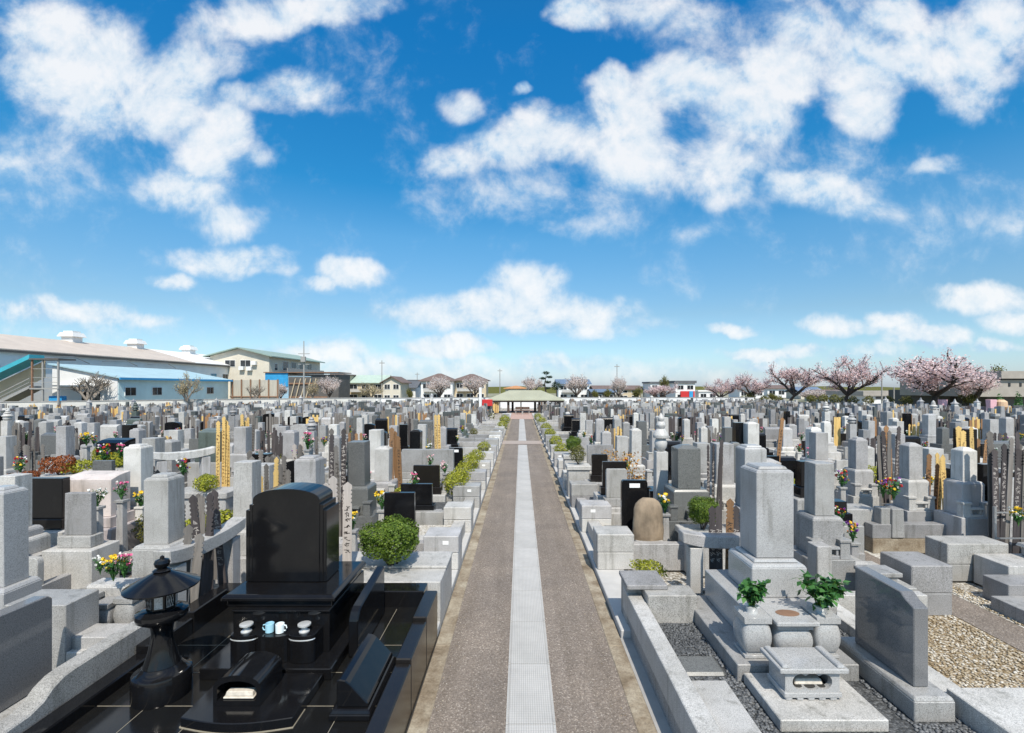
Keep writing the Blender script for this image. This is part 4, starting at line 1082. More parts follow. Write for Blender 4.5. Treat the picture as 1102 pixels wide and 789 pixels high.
for i, (px, Y, s) in enumerate(((604, 20, 1.1), (598, 23, 1.1), (592, 27, 1.1), (588, 31, 1.1), (583, 36, 1.2), (579, 41, 1.2))):
    shrub('yellow', f'yellow-green azalea, {ordinal(i + 1)} in the row along the right of the path', wx(px, Y), Y, .2, s * .72, 'azaleas along the path')
shrub('orange', 'sparse orange-leaved bush behind the grey round-shouldered nameplate', wx(676, 12.2), 12.2, .2, 1.0)
shrub('orange', 'small orange bush above the small black nameplate', wx(655, 13.6), 13.6, .5, .7)
shrub('low', 'low yellowish ground shrub by the first right end block', wx(699, 7.5), 7.5, .30, .55)
def planted(kind, label, plabel, px, py, Y, s, w, d, mat='granite_light'):
    z = wz(py, Y); x = wx(px, Y); OCC.append((x, Y, .7))
    t = thing('planter', plabel, 'planter', (x, Y, 0)); MB().cbox(0, 0, w, d, 0, z - .12).build('body', mat, t, bevel=.012); MB().cbox(0, 0, w + .08, d + .08, z - .117, z).build('rim', mat, t, bevel=.012)
    shrub(kind, label, x, Y, z - .01, s)
planted('box', 'clipped green ball shrub over the end blocks on the right of the path', 'stone planter under the clipped green ball shrub', 617, 489, 15.4, (.62, .62, .66), .6, .5)
planted('olive', 'brownish olive shrub in front of the clipped green ball shrub', 'stone planter under the brownish olive shrub', 622, 500, 13.9, (.58, .58, .6), .6, .5)
planted('box', 'round bright green shrub beside the dark bamboo rods', 'stone planter under the round bright shrub by the bamboo rods', 757, 570, 8.5, (.66, .66, .66), .7, .6)
planted('rust', 'rust-red shrub on the raised planter beyond the black upright slab', 'raised stone planter under the rust-red shrub', 64, 511, 11.4, (.66, .6, .95), .8, .6)
planted('rust', 'orange-red shrub spilling toward the black upright slab', 'raised grey planter under the orange-red shrub', 26, 525, 9.6, (.50, .5, .7), .6, .5, 'granite_mid')
planted('low', 'olive yellow shrub beside the rust-red one', 'raised stone planter under the olive yellow shrub', 89, 509, 11.7, .8, .8, .6)
planted('low', 'long flowering bed of yellow and pink beside the black western slab', 'long stone planter holding the flowering bed', 122, 503, 11.9, (.95, .7, .9), 1.15, .6)
planted('low', 'reddish green planting before the curved pale rail', 'long stone planter before the curved pale rail', 222, 527, 9.5, (.95, .6, .75), 1.05, .5)
shrub('low', 'yellow-green shrub behind the tablets by the grey pillar', wx(234, 8.2), 8.2, .74, .9)
shrub('low', 'second low shrub by the plain pale pillar', wx(216, 8.0), 8.0, .74, .8)
shrub('yellow', 'yellow-green shrub in the plot behind the leafy monument', wx(856, 10.4), 10.4, .7, .6)
shrub('yellow', 'golden flowering shrub beside the dark tablet rack', wx(940, 12.2), 12.2, .5, .8)
for kind, lab, px, py, Y, s in (('yellow and white', 'yellow and white bouquet beside the dark speckled pillar', 411, 545, 9.4, 1.1), ('yellow and white', 'yellow and white blooms behind the lettered pale tablets', 380, 566, 8.2, .9),
    ('pink and white', 'white and pink bouquet between the black nameplates on the left', 445, 521, 10.9, .9), ('pale rose', 'pale rose blossoms behind the brown-black nameplate', 463, 500, 13.5, 1.0), ('pale rose', 'pale rose blossoms right of the brown-black nameplate', 479, 507, 13.6, 1.0),
    ('yellow and white', 'large yellow and white bouquet above the brown natural boulder', 716, 549, 9.15, 1.15), ('mixed bright', 'bright pansies in the pot nearest the hip-topped pillar', 962, 533, 9.3, 1.15), ('purple and yellow', 'purple pansies in the pot left of the hip-topped pillar', 950, 531, 9.35, 1.0),
    ('mixed bright', 'bright bouquet at the foot of the pale capped pillar', 906, 521, 10.9, 1.1), ('purple and yellow', 'purple and yellow bouquet beside the coarse grey pillar', 918, 579, 7.9, .95), ('mixed bright', 'small orange bouquet beside the small dark stone', 903, 557, 8.2, .7),
    ('yellow and white', 'yellow flowers hanging over the rail of the tall dark rack', 1096, 561, 8.2, .9), ('pink and white', 'pink and white bouquet on the stone altar with rounded vases', 134, 615, 5.6, .75), ('yellow and white', 'yellow bouquet on the stone altar with rounded vases', 122, 618, 5.6, .85), ('white', 'pale bouquet at the corner of the stone altar with rounded vases', 108, 612, 5.75, .6),
    ('white', 'white flowers beside the rough grey nameplate', 105, 541, 8.2, .9), ('pink and white', 'pink and white flowers near the pinkish slab', 131, 534, 8.6, .9), ('mixed bright', 'bright flowers behind the grey pillar by the curved rail', 197, 509, 9.8, 1.0), ('mixed bright', 'mixed flowers among the low shrubs at the left', 22, 505, 9.6, .9), ('yellow and white', 'yellow flowers over the rust-red shrub', 93, 477, 12.2, 1.0),
    ('mixed bright', 'bright flowers over the long bed', 112, 494, 11.6, 1.2), ('pink and white', 'pink flowers at the end of the long bed', 130, 492, 11.8, 1.1), ('yellow and white', 'yellow flowers before the dark stone', 156, 503, 10.2, .8), ('pink and white', 'bright pink flowers behind the broad capped pillar', 331, 481, 11.8, 1.2)):
    zq = wz(py, Y) - .05
    bouquet(kind, lab, wx(px, Y), Y, zq, s)
    if Y > 6 and 'pot' not in lab and 'bed' not in lab and 'rail' not in lab:
        vs = thing('flower_vase', 'grey stone vase post under the ' + ' '.join(lab.split()[:9]), 'vase', (wx(px, Y), Y, 0), 0, None)
        MB().cbox(0, 0, .13, .13, 0, zq - .06, .01).build('post', 'granite_light', vs, bevel=.008); MB().cbox(0, 0, .16, .16, zq - .057, zq - .01).build('mouth', 'granite_mid', vs, bevel=.006)
for px, Y in ((950, 9.5), (962, 9.45)):
    o = MB().cbox(0, 0, .24, .24, 0, .55, .01).build('flower_pot', 'granite_mid', None, bevel=.01, loc=(wx(px, Y), Y, .3)); tag(o, 'square grey stone pot of pansies nearer the tablets' if px > 955 else 'square grey stone pot of pansies nearer the path', 'flower pot', 'stone pansy pots')

# ================================================================ the field of graves
aisle0 = 6.35
cols = [(1, 1, 3.25), (1, 2, 4.95), (-1, 1, -3.45), (-1, 2, -5.15)]
for s in (1, -1):
    for i in range(12):
        for j, dx in enumerate((1.35, 3.35)): cols.append((s, 3 + 2 * i + j, s * (aisle0 + 4.9 * i + dx)))
cols3 = list(cols)
for s in (1, -1):
    for i in range(12):
        for j, dx in enumerate((1.0, 2.45, 3.9)): cols3.append((s, 3 + 3 * i + j, s * (aisle0 + 4.9 * i + dx)))
cols3 = cols[:4] + cols3[len(cols):]
cand = []
ROWS = [ROW0 + PITCH * k + 1.35 for k in range(-2, 7)]
while ROWS[-1] < 70: ROWS.append(ROWS[-1] + 1.85)
for k, YR in enumerate(ROWS):
    for s, c, X in (cols if YR < 21 else cols3):
        rg = random.Random(k * 977 + s * c * 131)
        Y = YR + rg.uniform(-.18, .18); x = X + rg.uniform(-.22, .22)
        if Y > wallY(x) - 1.6 or Y < 5.0: continue
        px = CX + x * F / Y
        if px < -60 or px > 1160: continue
        if any((x - a) ** 2 + (Y - b) ** 2 < (r * 1.15) ** 2 for a, b, r in OCC): continue
        if abs(x) < 6 and Y < 8.9: continue
        if 4.2 < x < 9.9 and Y < 8.9: continue
        cand.append((Y, x, s, c, k + 1, rg))
cand.sort(key=lambda q: q[0])
N_HAND = 18
FARV, FARF, FARM = [], [], []
def fbox(cx, cy, w, d, z0, z1, mi, t=0):
    b = len(FARV)
    for z, q in ((z0, 0), (z1, t)):
        for sx, sy in ((-1, -1), (1, -1), (1, 1), (-1, 1)): FARV.append((cx + sx * (w / 2 - q), cy + sy * (d / 2 - q), z))
    for f in ((3, 2, 1, 0), (4, 5, 6, 7), (0, 1, 5, 4), (1, 2, 6, 5), (2, 3, 7, 6), (3, 0, 4, 7)):
        FARF.append(tuple(b + i for i in f)); FARM.append(mi)
TONES = [('light grey', 'granite_light', 0, .36), ('pale', 'granite_pale', 1, .14), ('mid grey', 'granite_mid', 2, .30), ('dark', 'granite_dark', 3, .08), ('blue-grey', 'granite_blue', 2, .08), ('greenish black', 'granite_green', 3, .02)]
FAR_MATS = ['granite_light_far', 'granite_pale_far', 'granite_mid_far', 'granite_dark_far']
def pick(rg, items):
    u = rg.random() * sum(i[-1] for i in items)
    for i in items:
        u -= i[-1]
        if u <= 0: return i
    return items[-1]
n_near = 0; FAR_SHRUB = []; FAR_FLOWER = []
for Y, x, s, c, r, rg in cand:
    side = sides[s]
    place = f'{ordinal(r)} row back, {ordinal(c)} column {side} of the path'
    tone, mat, fm, _ = pick(rg, TONES)
    u = rg.random()
    if u < .74: form = 'pillar'
    elif u < .90: form = 'slab'
    elif u < .98: form = 'arched'
    else: form = 'pagoda'
    if form in ('slab', 'arched') and rg.random() < .4: tone, mat, fm = 'black', 'black_stone', 3
    elif form == 'pillar' and rg.random() < .045: tone, mat, fm = 'black', 'black_stone', 3
    w = rg.choice((.28, .31, .34, .37)); h = rg.choice((.72, .82, .92, 1.02)); top = rg.choice(('flat', 'flat', 'hip', 'cap', 'flat'))
    z0 = rg.choice((.12, .2, .28))
    fs = 1 - .22 * min(1, max(0, (Y - 13) / 25)); h *= fs; w *= (1 + fs) / 2
    flowers = rg.random() < .55
    near = n_near < 300 - N_HAND
    if form == 'pillar':
        b1, b2, b3 = rg.choice((.28, .34)), rg.choice((.26, .32)), rg.choice((.0, .14))
        b1 *= fs; b2 *= fs; tiers = [(.86, .86, b1, 0), (.58, .58, b2, rg.choice((0, 1)))] + ([(.46, .46, b3, 1)] if b3 else [])
        stone = (top, w, w, h)
    elif form == 'pagoda':
        tiers = [(.8, .8, .3, 0), (.55, .55, .25, 1)]; stone = ('pagoda', .30, .30, rg.choice((1.3, 1.5)))
    else:
        w = rg.choice((.62, .72, .82)); h = rg.choice((.6, .7, .8)); tiers = [(w + .35, .7, .32, 0), (w + .14, .46, .16, 1)]; stone = ('sloped' if form == 'slab' else 'arched', w, .24, h)
    OCC_len = len(OCC)
    if near:
        n_near += 1
        sh = {'pillar': 'pillar', 'slab': 'western', 'arched': 'arched', 'pagoda': 'pagoda'}[form]
        monument(f'{tone} {sh} gravestone {"with flowers, " if flowers else "on steps, "}{place}', x, Y, z0, tiers, stone, mat, front=Y < 20, group='gravestones of the cemetery')
        zt = z0 + tiers[0][2]
        if Y < 27:
            if flowers:
                w0 = tiers[0][0]; kind = rg.choice(list(BQ))
                sx = rg.choice((-1, 1)); bouquet(kind, f'{kind} bouquet in the {place}', x + sx * (w0 * .5 - .13), Y - tiers[0][1] / 2 + .1, zt + .27, rg.uniform(.8, 1.1))
        if Y < 23 and not (c <= 1 and Y > 8):
            def f():
                mb = MB()
                mb.box(-.98, -.84, -1.0, .9, 0, .36); mb.box(.84, .98, -1.0, .9, 0, .36); mb.box(-.838, .838, .74, .9, 0, .34); mb.box(-.838, -.30, -1.0, -.86, 0, .34); mb.box(.30, .838, -1.0, -.86, 0, .34)
                mb.box(-.298, .298, -1.02, -.86, 0, .17); mb.mi = 1; mb.box(-.839, .839, -.86, .74, 0, .18)
                return mb.mesh('grave_kerb', [kmat, gmat], bevel=.01)
            kmat = rg.choice(['granite_light', 'granite_mid', 'granite_pale', 'granite_coarse']); gmat = rg.choice(['gravel_pale', 'gravel_ground', 'concrete'])
            ry = -.35
            o = link('grave_kerb', cached(('kerb', kmat, gmat), f), None, (x, Y + ry, 0)); tag(o, f'granite kerb round the grave in the {place}', 'grave kerb', 'kerbs round the graves')
        if rg.random() < (.42 if Y < 16 else .25):
            km = rg.choice(['black_stone', 'granite_mid', 'granite_light', 'granite_dark', 'granite_coarse', 'black_stone_mid'])
            nw = rg.choice((.42, .5, .6)); nh = rg.choice((.5, .62)); sx = rg.choice((-1, 1))
            kn = {'black_stone': 'glossy black', 'granite_mid': 'grey', 'granite_light': 'pale', 'granite_dark': 'dark speckled', 'granite_coarse': 'rough grey', 'black_stone_mid': 'brown-black'}[km]
            t = thing('nameplate_stone', f'{kn} nameplate in the {place}', 'nameplate', (x + sx * .66, Y - .55, .16), 0, 'nameplates in the plots')
            link('slab', stone_mesh(rg.choice(('flat', 'round')), nw, .10, .1, nh, km), t); link('base', tier_mesh(nw + .1, .24, 0, .1, km, 0), t)
        if rg.random() < .16:
            kind = rg.choice(('yellow', 'olive', 'deep', 'low', 'yellow', 'rust')); kn = {'yellow': 'yellow-green', 'olive': 'olive', 'deep': 'dark green', 'low': 'low yellowish', 'rust': 'rust-red'}[kind]
            shrub(kind, f'{kn} shrub in the {place}', x + rg.choice((-.7, .7)), Y - .5, .16, rg.uniform(.5, .9), 'shrubs among the graves')
    else:
        z = z0
        for tw, td, th, _ in tiers: fbox(x, Y, tw, td, z, z + th, fm); z += th
        k_, sw, sd, sh_ = stone
        if k_ == 'pagoda':
            fbox(x, Y, sw, sd, z, z + sh_ * .62, fm); fbox(x, Y, sw * 1.1, sd * 1.1, z + sh_ * .62, z + sh_ * .76, fm, .04); fbox(x, Y, sw * 1.3, sd * 1.3, z + sh_ * .76, z + sh_ * .85, fm, .12); fbox(x, Y, sw * .5, sd * .5, z + sh_ * .85, z + sh_, fm, .06)
        else: fbox(x, Y, sw, sd, z, z + sh_, fm, .01 if k_ != 'hip' else .03)
        if rg.random() < .6: fbox(x, Y - .95, 1.5, .12, 0, rg.choice((.35, .45)), rg.choice((0, 1, 2)))
        if rg.random() < .35: fbox(x + rg.choice((-.65, .65)), Y - .5, .5, .1, .1, rg.choice((.75, .9)), rg.choice((0, 2, 3, 3)))
        if rg.random() < .30: FAR_FLOWER.append((x + rg.choice((-.3, .3)), Y - .4, z0 + .55, rg.randrange(5)))
        if rg.random() < .12: FAR_SHRUB.append((x + rg.choice((-.6, .6)), Y - .5, rg.uniform(.25, .45)))
    if rg.random() < (.46 if near else .70):
        n = rg.randint(4, 9); sx = rg.choice((-1, 1)); mats = rg.choice(([GR], [GR], [D, GR], [GR], [D], [D, GR], [D], [GR, PA], [GR, GO, BR], [BR, D], [GR], [GR, D], [GO] if rg.random() < .4 else [GR]))
        xx = x + sx * rg.uniform(.2, .55); ww = n * .05
        tablets(xx - ww, xx + ww, Y + .62, .15, rg.choice((1.4, 1.6, 1.8)) * fs ** 1.2, n, mats, f'in the {place}', False, .10)
        if near and Y < 14: rack(f'steel tablet rack in the {place}', xx - ww, xx + ww, Y + .62, .1, .95)['group'] = 'steel tablet racks'
me = bpy.data.meshes.new('distant_gravestones'); me.from_pydata(FARV, [], FARF)
for m in FAR_MATS: me.materials.append(MATS[m])
me.polygons.foreach_set('material_index', FARM)
tag(link('distant_gravestones', me), 'countless small grey gravestones filling the far part of the cemetery', 'gravestones', kind='stuff')
mb = MB(); TM = [GR, D, BR, PA, GO]
for (x, y, z, h, w, m) in TABLET_FAR:
    mb.mi = TM.index(m); mb.box(x - w / 2, x + w / 2, y - .01, y + .01, z, z + h)
if TABLET_FAR: tag(mb.build('distant_tablets', TM), 'countless thin wooden tablets standing among the distant graves', 'wooden tablets', kind='stuff')
mb = MB(); rg = random.Random(9)
for x, y, r in FAR_SHRUB:
    mb.mi = rg.randrange(3); mb.leaves((x, y, .1 + r), (r, r, r), 60, .09, .5, rg)
tag(mb.build('distant_shrubs', ['leaf_yellow', 'leaf_olive', 'leaf_box']), 'small shrubs dotted among the distant graves', 'shrubs', kind='stuff')
mb = MB()
for x, y, z, c in FAR_FLOWER:
    for q in range(10):
        mb.mi = rg.choice((c, c, 5, 1)); mb.leaf((x + rg.gauss(0, .09), y + rg.gauss(0, .09), z + rg.gauss(.08, .08)), (rg.gauss(0, 1), rg.gauss(0, 1) - .5, rg.gauss(.4, 1)), .05, .8, rg)
tag(mb.build('distant_flowers', ['petal_yellow', 'petal_white', 'petal_pink', 'petal_rose', 'petal_orange', 'leaf_deep']), 'specks of yellow, white and pink flowers among the distant graves', 'flowers', kind='stuff')
for k_ in BQ.values(): drop(k_)
for k_ in SH.values(): drop(k_)
# ================================================================ pavilion at the end of the path
GY = 58.0
t = thing('pavilion', 'open pavilion with a low olive-green hipped roof where the path ends', 'pavilion', (wx(565, GY), GY + 2.2, 0))
xl, xr = wx(523, GY) - t.location.x, wx(607.5, GY) - t.location.x; ze, zr = wz(430.3, GY), wz(420, GY + 2.5)
mb = MB(); v = [mb.bm.verts.new(p) for p in ((xl, -2.5, ze), (xr, -2.5, ze), (xr, 2.9, ze), (xl, 2.9, ze), (xl + 2.7, .2, zr), (xr - 2.7, .2, zr))]
for q in ((0, 1, 5, 4), (1, 2, 5), (2, 3, 4, 5), (3, 0, 4)): mb.face([v[i] for i in q])
b = [mb.bm.verts.new((p.co.x, p.co.y, p.co.z - .10)) for p in v[:4]]
for i in range(4): mb.face([v[i], b[i], b[(i + 1) % 4], v[(i + 1) % 4]])
mb.face(b)
mb.build('roof', 'gazebo_roof', t)
MB().box(xl + .05, xr - .05, -2.4, 2.8, ze - .28, ze - .101).build('eaves_beam', 'wood_dark', t)
for px, yy in ((547, -2.0), (580.5, -2.0), (551, 2.3), (577, 2.3)):
    x = wx(px, GY) - t.location.x; MB().box(x - .14, x + .14, yy - .14, yy + .14, 0, ze - .281).build('post', 'wood_dark', t)
MB().box(-.55, -.41, 1.0, 1.14, 0, ze - .281).build('post', 'wood_dark', t)
for x, n in ((wx(558.5, 56), 'nearer'), (wx(566, 56.4), 'farther')):
    t = thing('park_bench', f'dark wooden bench under the pavilion, the {"one to the west" if n == "nearer" else "one to the east"}', 'bench', (x, 56.2, 0))
    t['label'] = 'dark wooden bench beneath the pavilion, left of its pair' if n == 'nearer' else 'dark wooden bench beneath the pavilion, right of its pair'
    MB().box(-.42, .42, -.2, .2, .40, .46).build('seat', 'wood_bench', t); MB().box(-.42, .42, .18, .23, .55, .85).build('backrest', 'wood_bench', t)
    for s in (-.36, .36): MB().box(s - .04, s + .04, -.18, .22, 0, .399).build('leg', 'concrete', t)
# red board and white post beside it
Yr = 50.0
t = thing('notice_board', 'bright red board on legs standing among the graves left of the pavilion', 'board', (wx(524.5, Yr), Yr, 0))
MB().box(-.52, .52, -.3, .3, wz(437, Yr), wz(430, Yr)).build('panel', 'red_paint', t, bevel=.03)
for s in (-.42, .42): MB().box(s - .04, s + .04, -.04, .04, 0, wz(437, Yr)).build('leg', 'pole_grey', t)
o = MB().box(-.13, .13, -.13, .13, 0, wz(417, 49)).build('post', 'wall_white', None, loc=(wx(517, 49), 49, 0)); o.name = 'concrete_pillar'; tag(o, 'plain white concrete post beside the red board', 'post')

# ================================================================ boundary walls
def wall_run(label, pts, zt, th=.2, mat='wall_paint', cap='concrete'):
    t = thing('boundary_wall', label, 'wall', (pts[0][0], pts[0][1], 0))
    m1, m2 = MB(), MB()
    for (a, b), (c, d) in zip(pts, pts[1:]):
        u = Vector((c - a, d - b, 0)).normalized(); w = Vector((-u.y, u.x, 0)) * th / 2
        def hexa(m, z0, z1, k):
            P = [Vector((a, b, 0)) - w * k, Vector((c, d, 0)) - w * k, Vector((c, d, 0)) + w * k, Vector((a, b, 0)) + w * k]
            lo = [m.bm.verts.new((p.x, p.y, z0)) for p in P]; hi = [m.bm.verts.new((p.x, p.y, z1)) for p in P]
            m.face(lo[::-1]); m.face(hi)
            for i in range(4): m.face([lo[i], lo[(i + 1) % 4], hi[(i + 1) % 4], hi[i]])
        hexa(m1, 0, zt, 1); hexa(m2, zt + .003, zt + .09, 1.5)
    at(m1.build('wall', mat, t), t); at(m2.build('coping', cap, t), t)
wall_run('long cream boundary wall in front of the factory and blue shed', WALL[:4], 1.62)
wall_run('pale back wall behind the cemetery under the houses', [(-20.1, 67.2), (-8, 71.2), (34, 71.2)], 1.55, mat='wall_white')
wall_run('grey boundary wall under the cherry trees on the right', [(34.2, 71.2), (36.6, 62), (47, 43.5), (58, 33)], 1.15, mat='wall_grey')

# ================================================================ buildings
def gable(mb, x0, x1, y0, y1, ze, zr, axis, over=.4, th=.18):
    """two roof slopes with thickness; ridge along axis"""
    if axis == 'y':
        c = (x0 + x1) / 2; k = (zr - ze) / (c - x0)
        mb.prism([(x0 - over, ze - over * k), (c, zr), (x1 + over, ze - over * k), (x1 + over, ze - over * k + th), (c, zr + th), (x0 - over, ze - over * k + th)], 'y', y0 - over, y1 + over)
    else:
        c = (y0 + y1) / 2; k = (zr - ze) / (c - y0)
        mb.prism([(y0 - over, ze - over * k), (c, zr), (y1 + over, ze - over * k), (y1 + over, ze - over * k + th), (c, zr + th), (y0 - over, ze - over * k + th)], 'x', x0 - over, x1 + over)
def hip(mb, x0, x1, y0, y1, ze, zr, over=.5, inset=None):
    x0 -= over; x1 += over; y0 -= over; y1 += over
    i = inset or min(x1 - x0, y1 - y0) / 2 * .9; c = (y0 + y1) / 2; cx = (x0 + x1) / 2
    v = [mb.bm.verts.new(p) for p in ((x0, y0, ze), (x1, y0, ze), (x1, y1, ze), (x0, y1, ze), (min(x0 + i, cx - .1), c, zr), (max(x1 - i, cx + .1), c, zr))]
    for q in ((0, 1, 5, 4), (1, 2, 5), (2, 3, 4, 5), (3, 0, 4)): mb.face([v[k] for k in q])
    b = [mb.bm.verts.new((p.co.x, p.co.y, p.co.z - .15)) for p in v[:4]]
    for k in range(4): mb.face([v[k], b[k], b[(k + 1) % 4], v[(k + 1) % 4]])
    mb.face(b)
def bl(t, name, fn, mat, bev=0):
    mb = MB(); fn(mb); return at(mb.build(name, mat, t, bevel=bev), t)
def wpart(t, cx, cy, cz, w, h, face, mat='glass_dark', frame='wall_white', name='window'):
    """a framed window proud of a wall; face: 'x+','y-' outward direction"""
    d = .06
    mb = MB()
    if face == 'y-':
        mb.box(cx - w / 2 - .07, cx + w / 2 + .07, cy - d, cy + .05, cz - h / 2 - .07, cz + h / 2 + .07); f = at(mb.build(name, frame, t), t)
        mb = MB(); mb.box(cx - w / 2, cx - .03, cy - d - .012, cy - d - .002, cz - h / 2, cz + h / 2); mb.box(cx + .03, cx + w / 2, cy - d - .012, cy - d - .002, cz - h / 2, cz + h / 2)
    else:
        mb.box(cx - .05, cx + d, cy - w / 2 - .07, cy + w / 2 + .07, cz - h / 2 - .07, cz + h / 2 + .07); f = at(mb.build(name, frame, t), t)
        mb = MB(); mb.box(cx + d + .002, cx + d + .012, cy - w / 2, cy - .03, cz - h / 2, cz + h / 2); mb.box(cx + d + .002, cx + d + .012, cy + .03, cy + w / 2, cz - h / 2, cz + h / 2)
    p = mb.build('pane', mat, f); p.location = (0, 0, 0)
    return f
# long factory
t = thing('factory_building', 'very long pale factory hall with a beige roof and three roof ventilators', 'factory', (-57, 70, 0))
bl(t, 'wall', lambda m: m.prism([(-73, 0), (-57, 0), (-57, 7.25), (-65, 9.6), (-73, 7.25)], 'y', 46, 104), 'wall_grey')
bl(t, 'roof', lambda m: (gable(m, -73, -57, 46, 84.6, 7.35, 9.65, 'y', .35, .12)), 'roof_beige')
bl(t, 'roof', lambda m: (gable(m, -73, -57, 85.4, 104, 7.35, 9.65, 'y', .35, .12)), 'roof_white')
bl(t, 'gutter', lambda m: m.box(-56.75, -56.6, 45.8, 104.3, 7.0, 7.2), 'wall_dark')
for px in (77.5, 146, 203):
    Yv = 65 * F / (CX - px)
    v = bl(t, 'roof_ventilator', lambda m: (m.cbox(-65, Yv, 1.6, 1.6, 9.5, 10.35), m.cbox(-65, Yv, 2.3, 2.3, 10.36, 10.95, .25), m.cbox(-65, Yv, 1.3, 1.3, 10.951, 11.2)), 'roof_white')
for y, mt in ((47.5, 'glass_blue'), (50, 'glass_blue'), (88, 'glass_blue'), (91.5, 'glass_dark'), (95, 'glass_blue')): wpart(t, -57, y + 2.5, 4.9, 1.6, 1.3, 'x+', mt)
bl(t, 'brace', lambda m: [m.tube([(-56.6, y, 6.6), (-55.9, y + 3, 6.9), (-56.6, y + 6, 6.2)], .06) for y in (58, 66, 74)], 'steel')
# teal stair beside the factory
t = thing('outside_staircase', 'outside steel stair with a sloping teal canopy against the factory', 'staircase', (-50, 50.5, 0))
def slope(m, z0, z1, th, y0=50.2, y1=51.8): m.prism([(-56, z0), (-50.6, z1), (-50.6, z1 + th), (-56, z0 + th)], 'y', y0, y1)
bl(t, 'canopy', lambda m: slope(m, 3.5, 6.05, .45), 'teal_awning'); bl(t, 'side_panel', lambda m: slope(m, 1.6, 4.15, 1.8, 51.85, 51.95), 'wall_tan')
bl(t, 'flight', lambda m: slope(m, .3, 3.0, .25), 'pole_grey'); bl(t, 'handrail', lambda m: (slope(m, 1.3, 4.0, .08, 50.2, 50.28), slope(m, .9, 3.6, .06, 50.2, 50.28)), 'pole_grey')
bl(t, 'landing', lambda m: m.box(-50.58, -47.6, 50.2, 52, 2.9, 3.05), 'pole_grey'); bl(t, 'landing_roof', lambda m: m.box(-50.55, -47.5, 50.1, 52.1, 5.95, 6.1), 'wall_dark')
for x in (-50.4, -49.3, -47.7): bl(t, 'post', lambda m: (m.box(x - .07, x + .07, 50.25, 50.39, 0, 5.94),), 'rust' if x < -50 else 'pole_grey')
for z in (3.6, 4.1, 5.0): bl(t, 'rail', lambda m: m.box(-50.3, -47.8, 50.28, 50.34, z, z + .05), 'pole_grey')
o = MB().box(-.7, .7, -.3, .3, 0, 2.2).build('storage_cabinet', 'tarp_blue', None, bevel=.05, loc=(-48.6, 51.2, 0)); tag(o, 'blue covered stack under the outside stair landing', 'covered stack')
# light blue shed
t = thing('warehouse', 'light blue metal warehouse with a bright blue lean-to roof before the factory', 'warehouse', (-45, 56, 0))
bl(t, 'wall', lambda m: m.prism([(-52.4, 0), (-45, 0), (-45, 4.15), (-52.4, 5.6)], 'y', 54.6, 75), 'wall_blue')
bl(t, 'gable_wall', lambda m: (m.prism([(-52.35, 0), (-45.05, 0), (-45.05, 4.1), (-52.35, 5.52)], 'y', 54.50, 54.597)), 'wall_white')
bl(t, 'roof', lambda m: m.prism([(-52.6, 5.66), (-44.6, 4.09), (-44.6, 4.22), (-52.6, 5.79)], 'y', 54.2, 75.4), 'roof_blue')
bl(t, 'fascia', lambda m: m.box(-44.6, -44.5, 54.2, 75.4, 3.95, 4.2), 'tarp_blue')
bl(t, 'canopy', lambda m: m.box(-51.5, -46.6, 53.6, 54.49, 3.2, 3.35), 'wall_white'); bl(t, 'door', lambda m: m.box(-49.0, -47.0, 54.42, 54.49, 0, 2.6), 'glass_dark')
for y in (56.2, 60.3, 65.0, 70.6): wpart(t, -45, y, 2.62, 1.5, .9, 'x+')
# corrugated yard fence + cream house with green roof
t = thing('yard_fence', 'tall tan corrugated yard fence between the blue warehouse and the blue tarps', 'fence', (-42, 76, 0))
bl(t, 'panel', lambda m: m.box(-45, -37.5, 75.6, 75.7, 0, 4.2), 'fence_panel')
for i in range(6): bl(t, 'post', lambda m: m.box(-44.7 + i * 1.4, -44.55 + i * 1.4, 75.4, 75.597, 0, 4.3), 'rust')
bl(t, 'rail', lambda m: m.box(-45, -37.5, 75.45, 75.595, 1.55, 1.7), 'rust')
t = thing('cream_house', 'two-storey cream building with a shallow green roof and long balcony', 'house', (-49, 95, 0))
bl(t, 'wall', lambda m: m.prism([(-60.5, 0), (-49, 0), (-49, 9.1), (-54.75, 10.6), (-60.5, 9.1)], 'y', 95, 119), 'wall_cream')
bl(t, 'roof', lambda m: gable(m, -60.5, -49, 95, 119, 9.15, 10.65, 'y', .9, .2), 'roof_green')
bl(t, 'balcony', lambda m: (m.box(-48.99, -47.6, 99.5, 118, 5.9, 6.05), m.box(-47.7, -47.6, 99.5, 118, 6.05, 7.0), m.box(-48.99, -47.2, 99, 119, 5.4, 5.55)), 'concrete')
for y in (101.5, 105.2, 109, 113): wpart(t, -49, y, 7.5, 2.2, 1.7, 'x+')
wpart(t, -49, 97.6, 7.1, 1.0, 1.3, 'x+'); 
for x in (-56.6, -53.6): wpart(t, x, 95, 7.7, 1.9, 1.2, 'y-')
for x, z in ((-54.6, 6.4), (-53.1, 6.3), (-52.2, 7.4)): bl(t, 'air_conditioner', lambda m: m.box(x, x + .9, 94.3, 94.93, z, z + .7), 'wall_white')
t = thing('storage_shed', 'scrap yard shed wrapped in bright blue tarps below the cream building', 'shed', (-43, 88, 0))
bl(t, 'wall', lambda m: m.box(-44.8, -37, 86, 92, 0, 5.0), 'tarp_light'); bl(t, 'tarp', lambda m: m.box(-45.0, -41.0, 85.85, 85.99, 3.2, 5.6), 'tarp_blue'); bl(t, 'roof', lambda m: m.box(-45.2, -32, 85.6, 92.2, 5.61, 5.75), 'rust')
bl(t, 'opening', lambda m: m.box(-40.9, -36.98, 85.9, 85.99, .1, 4.9), 'wall_dark')
for z in (1.2, 3.6): bl(t, 'beam', lambda m: m.box(-40.8, -34, 85.7, 85.88, z, z + .25), 'rust')
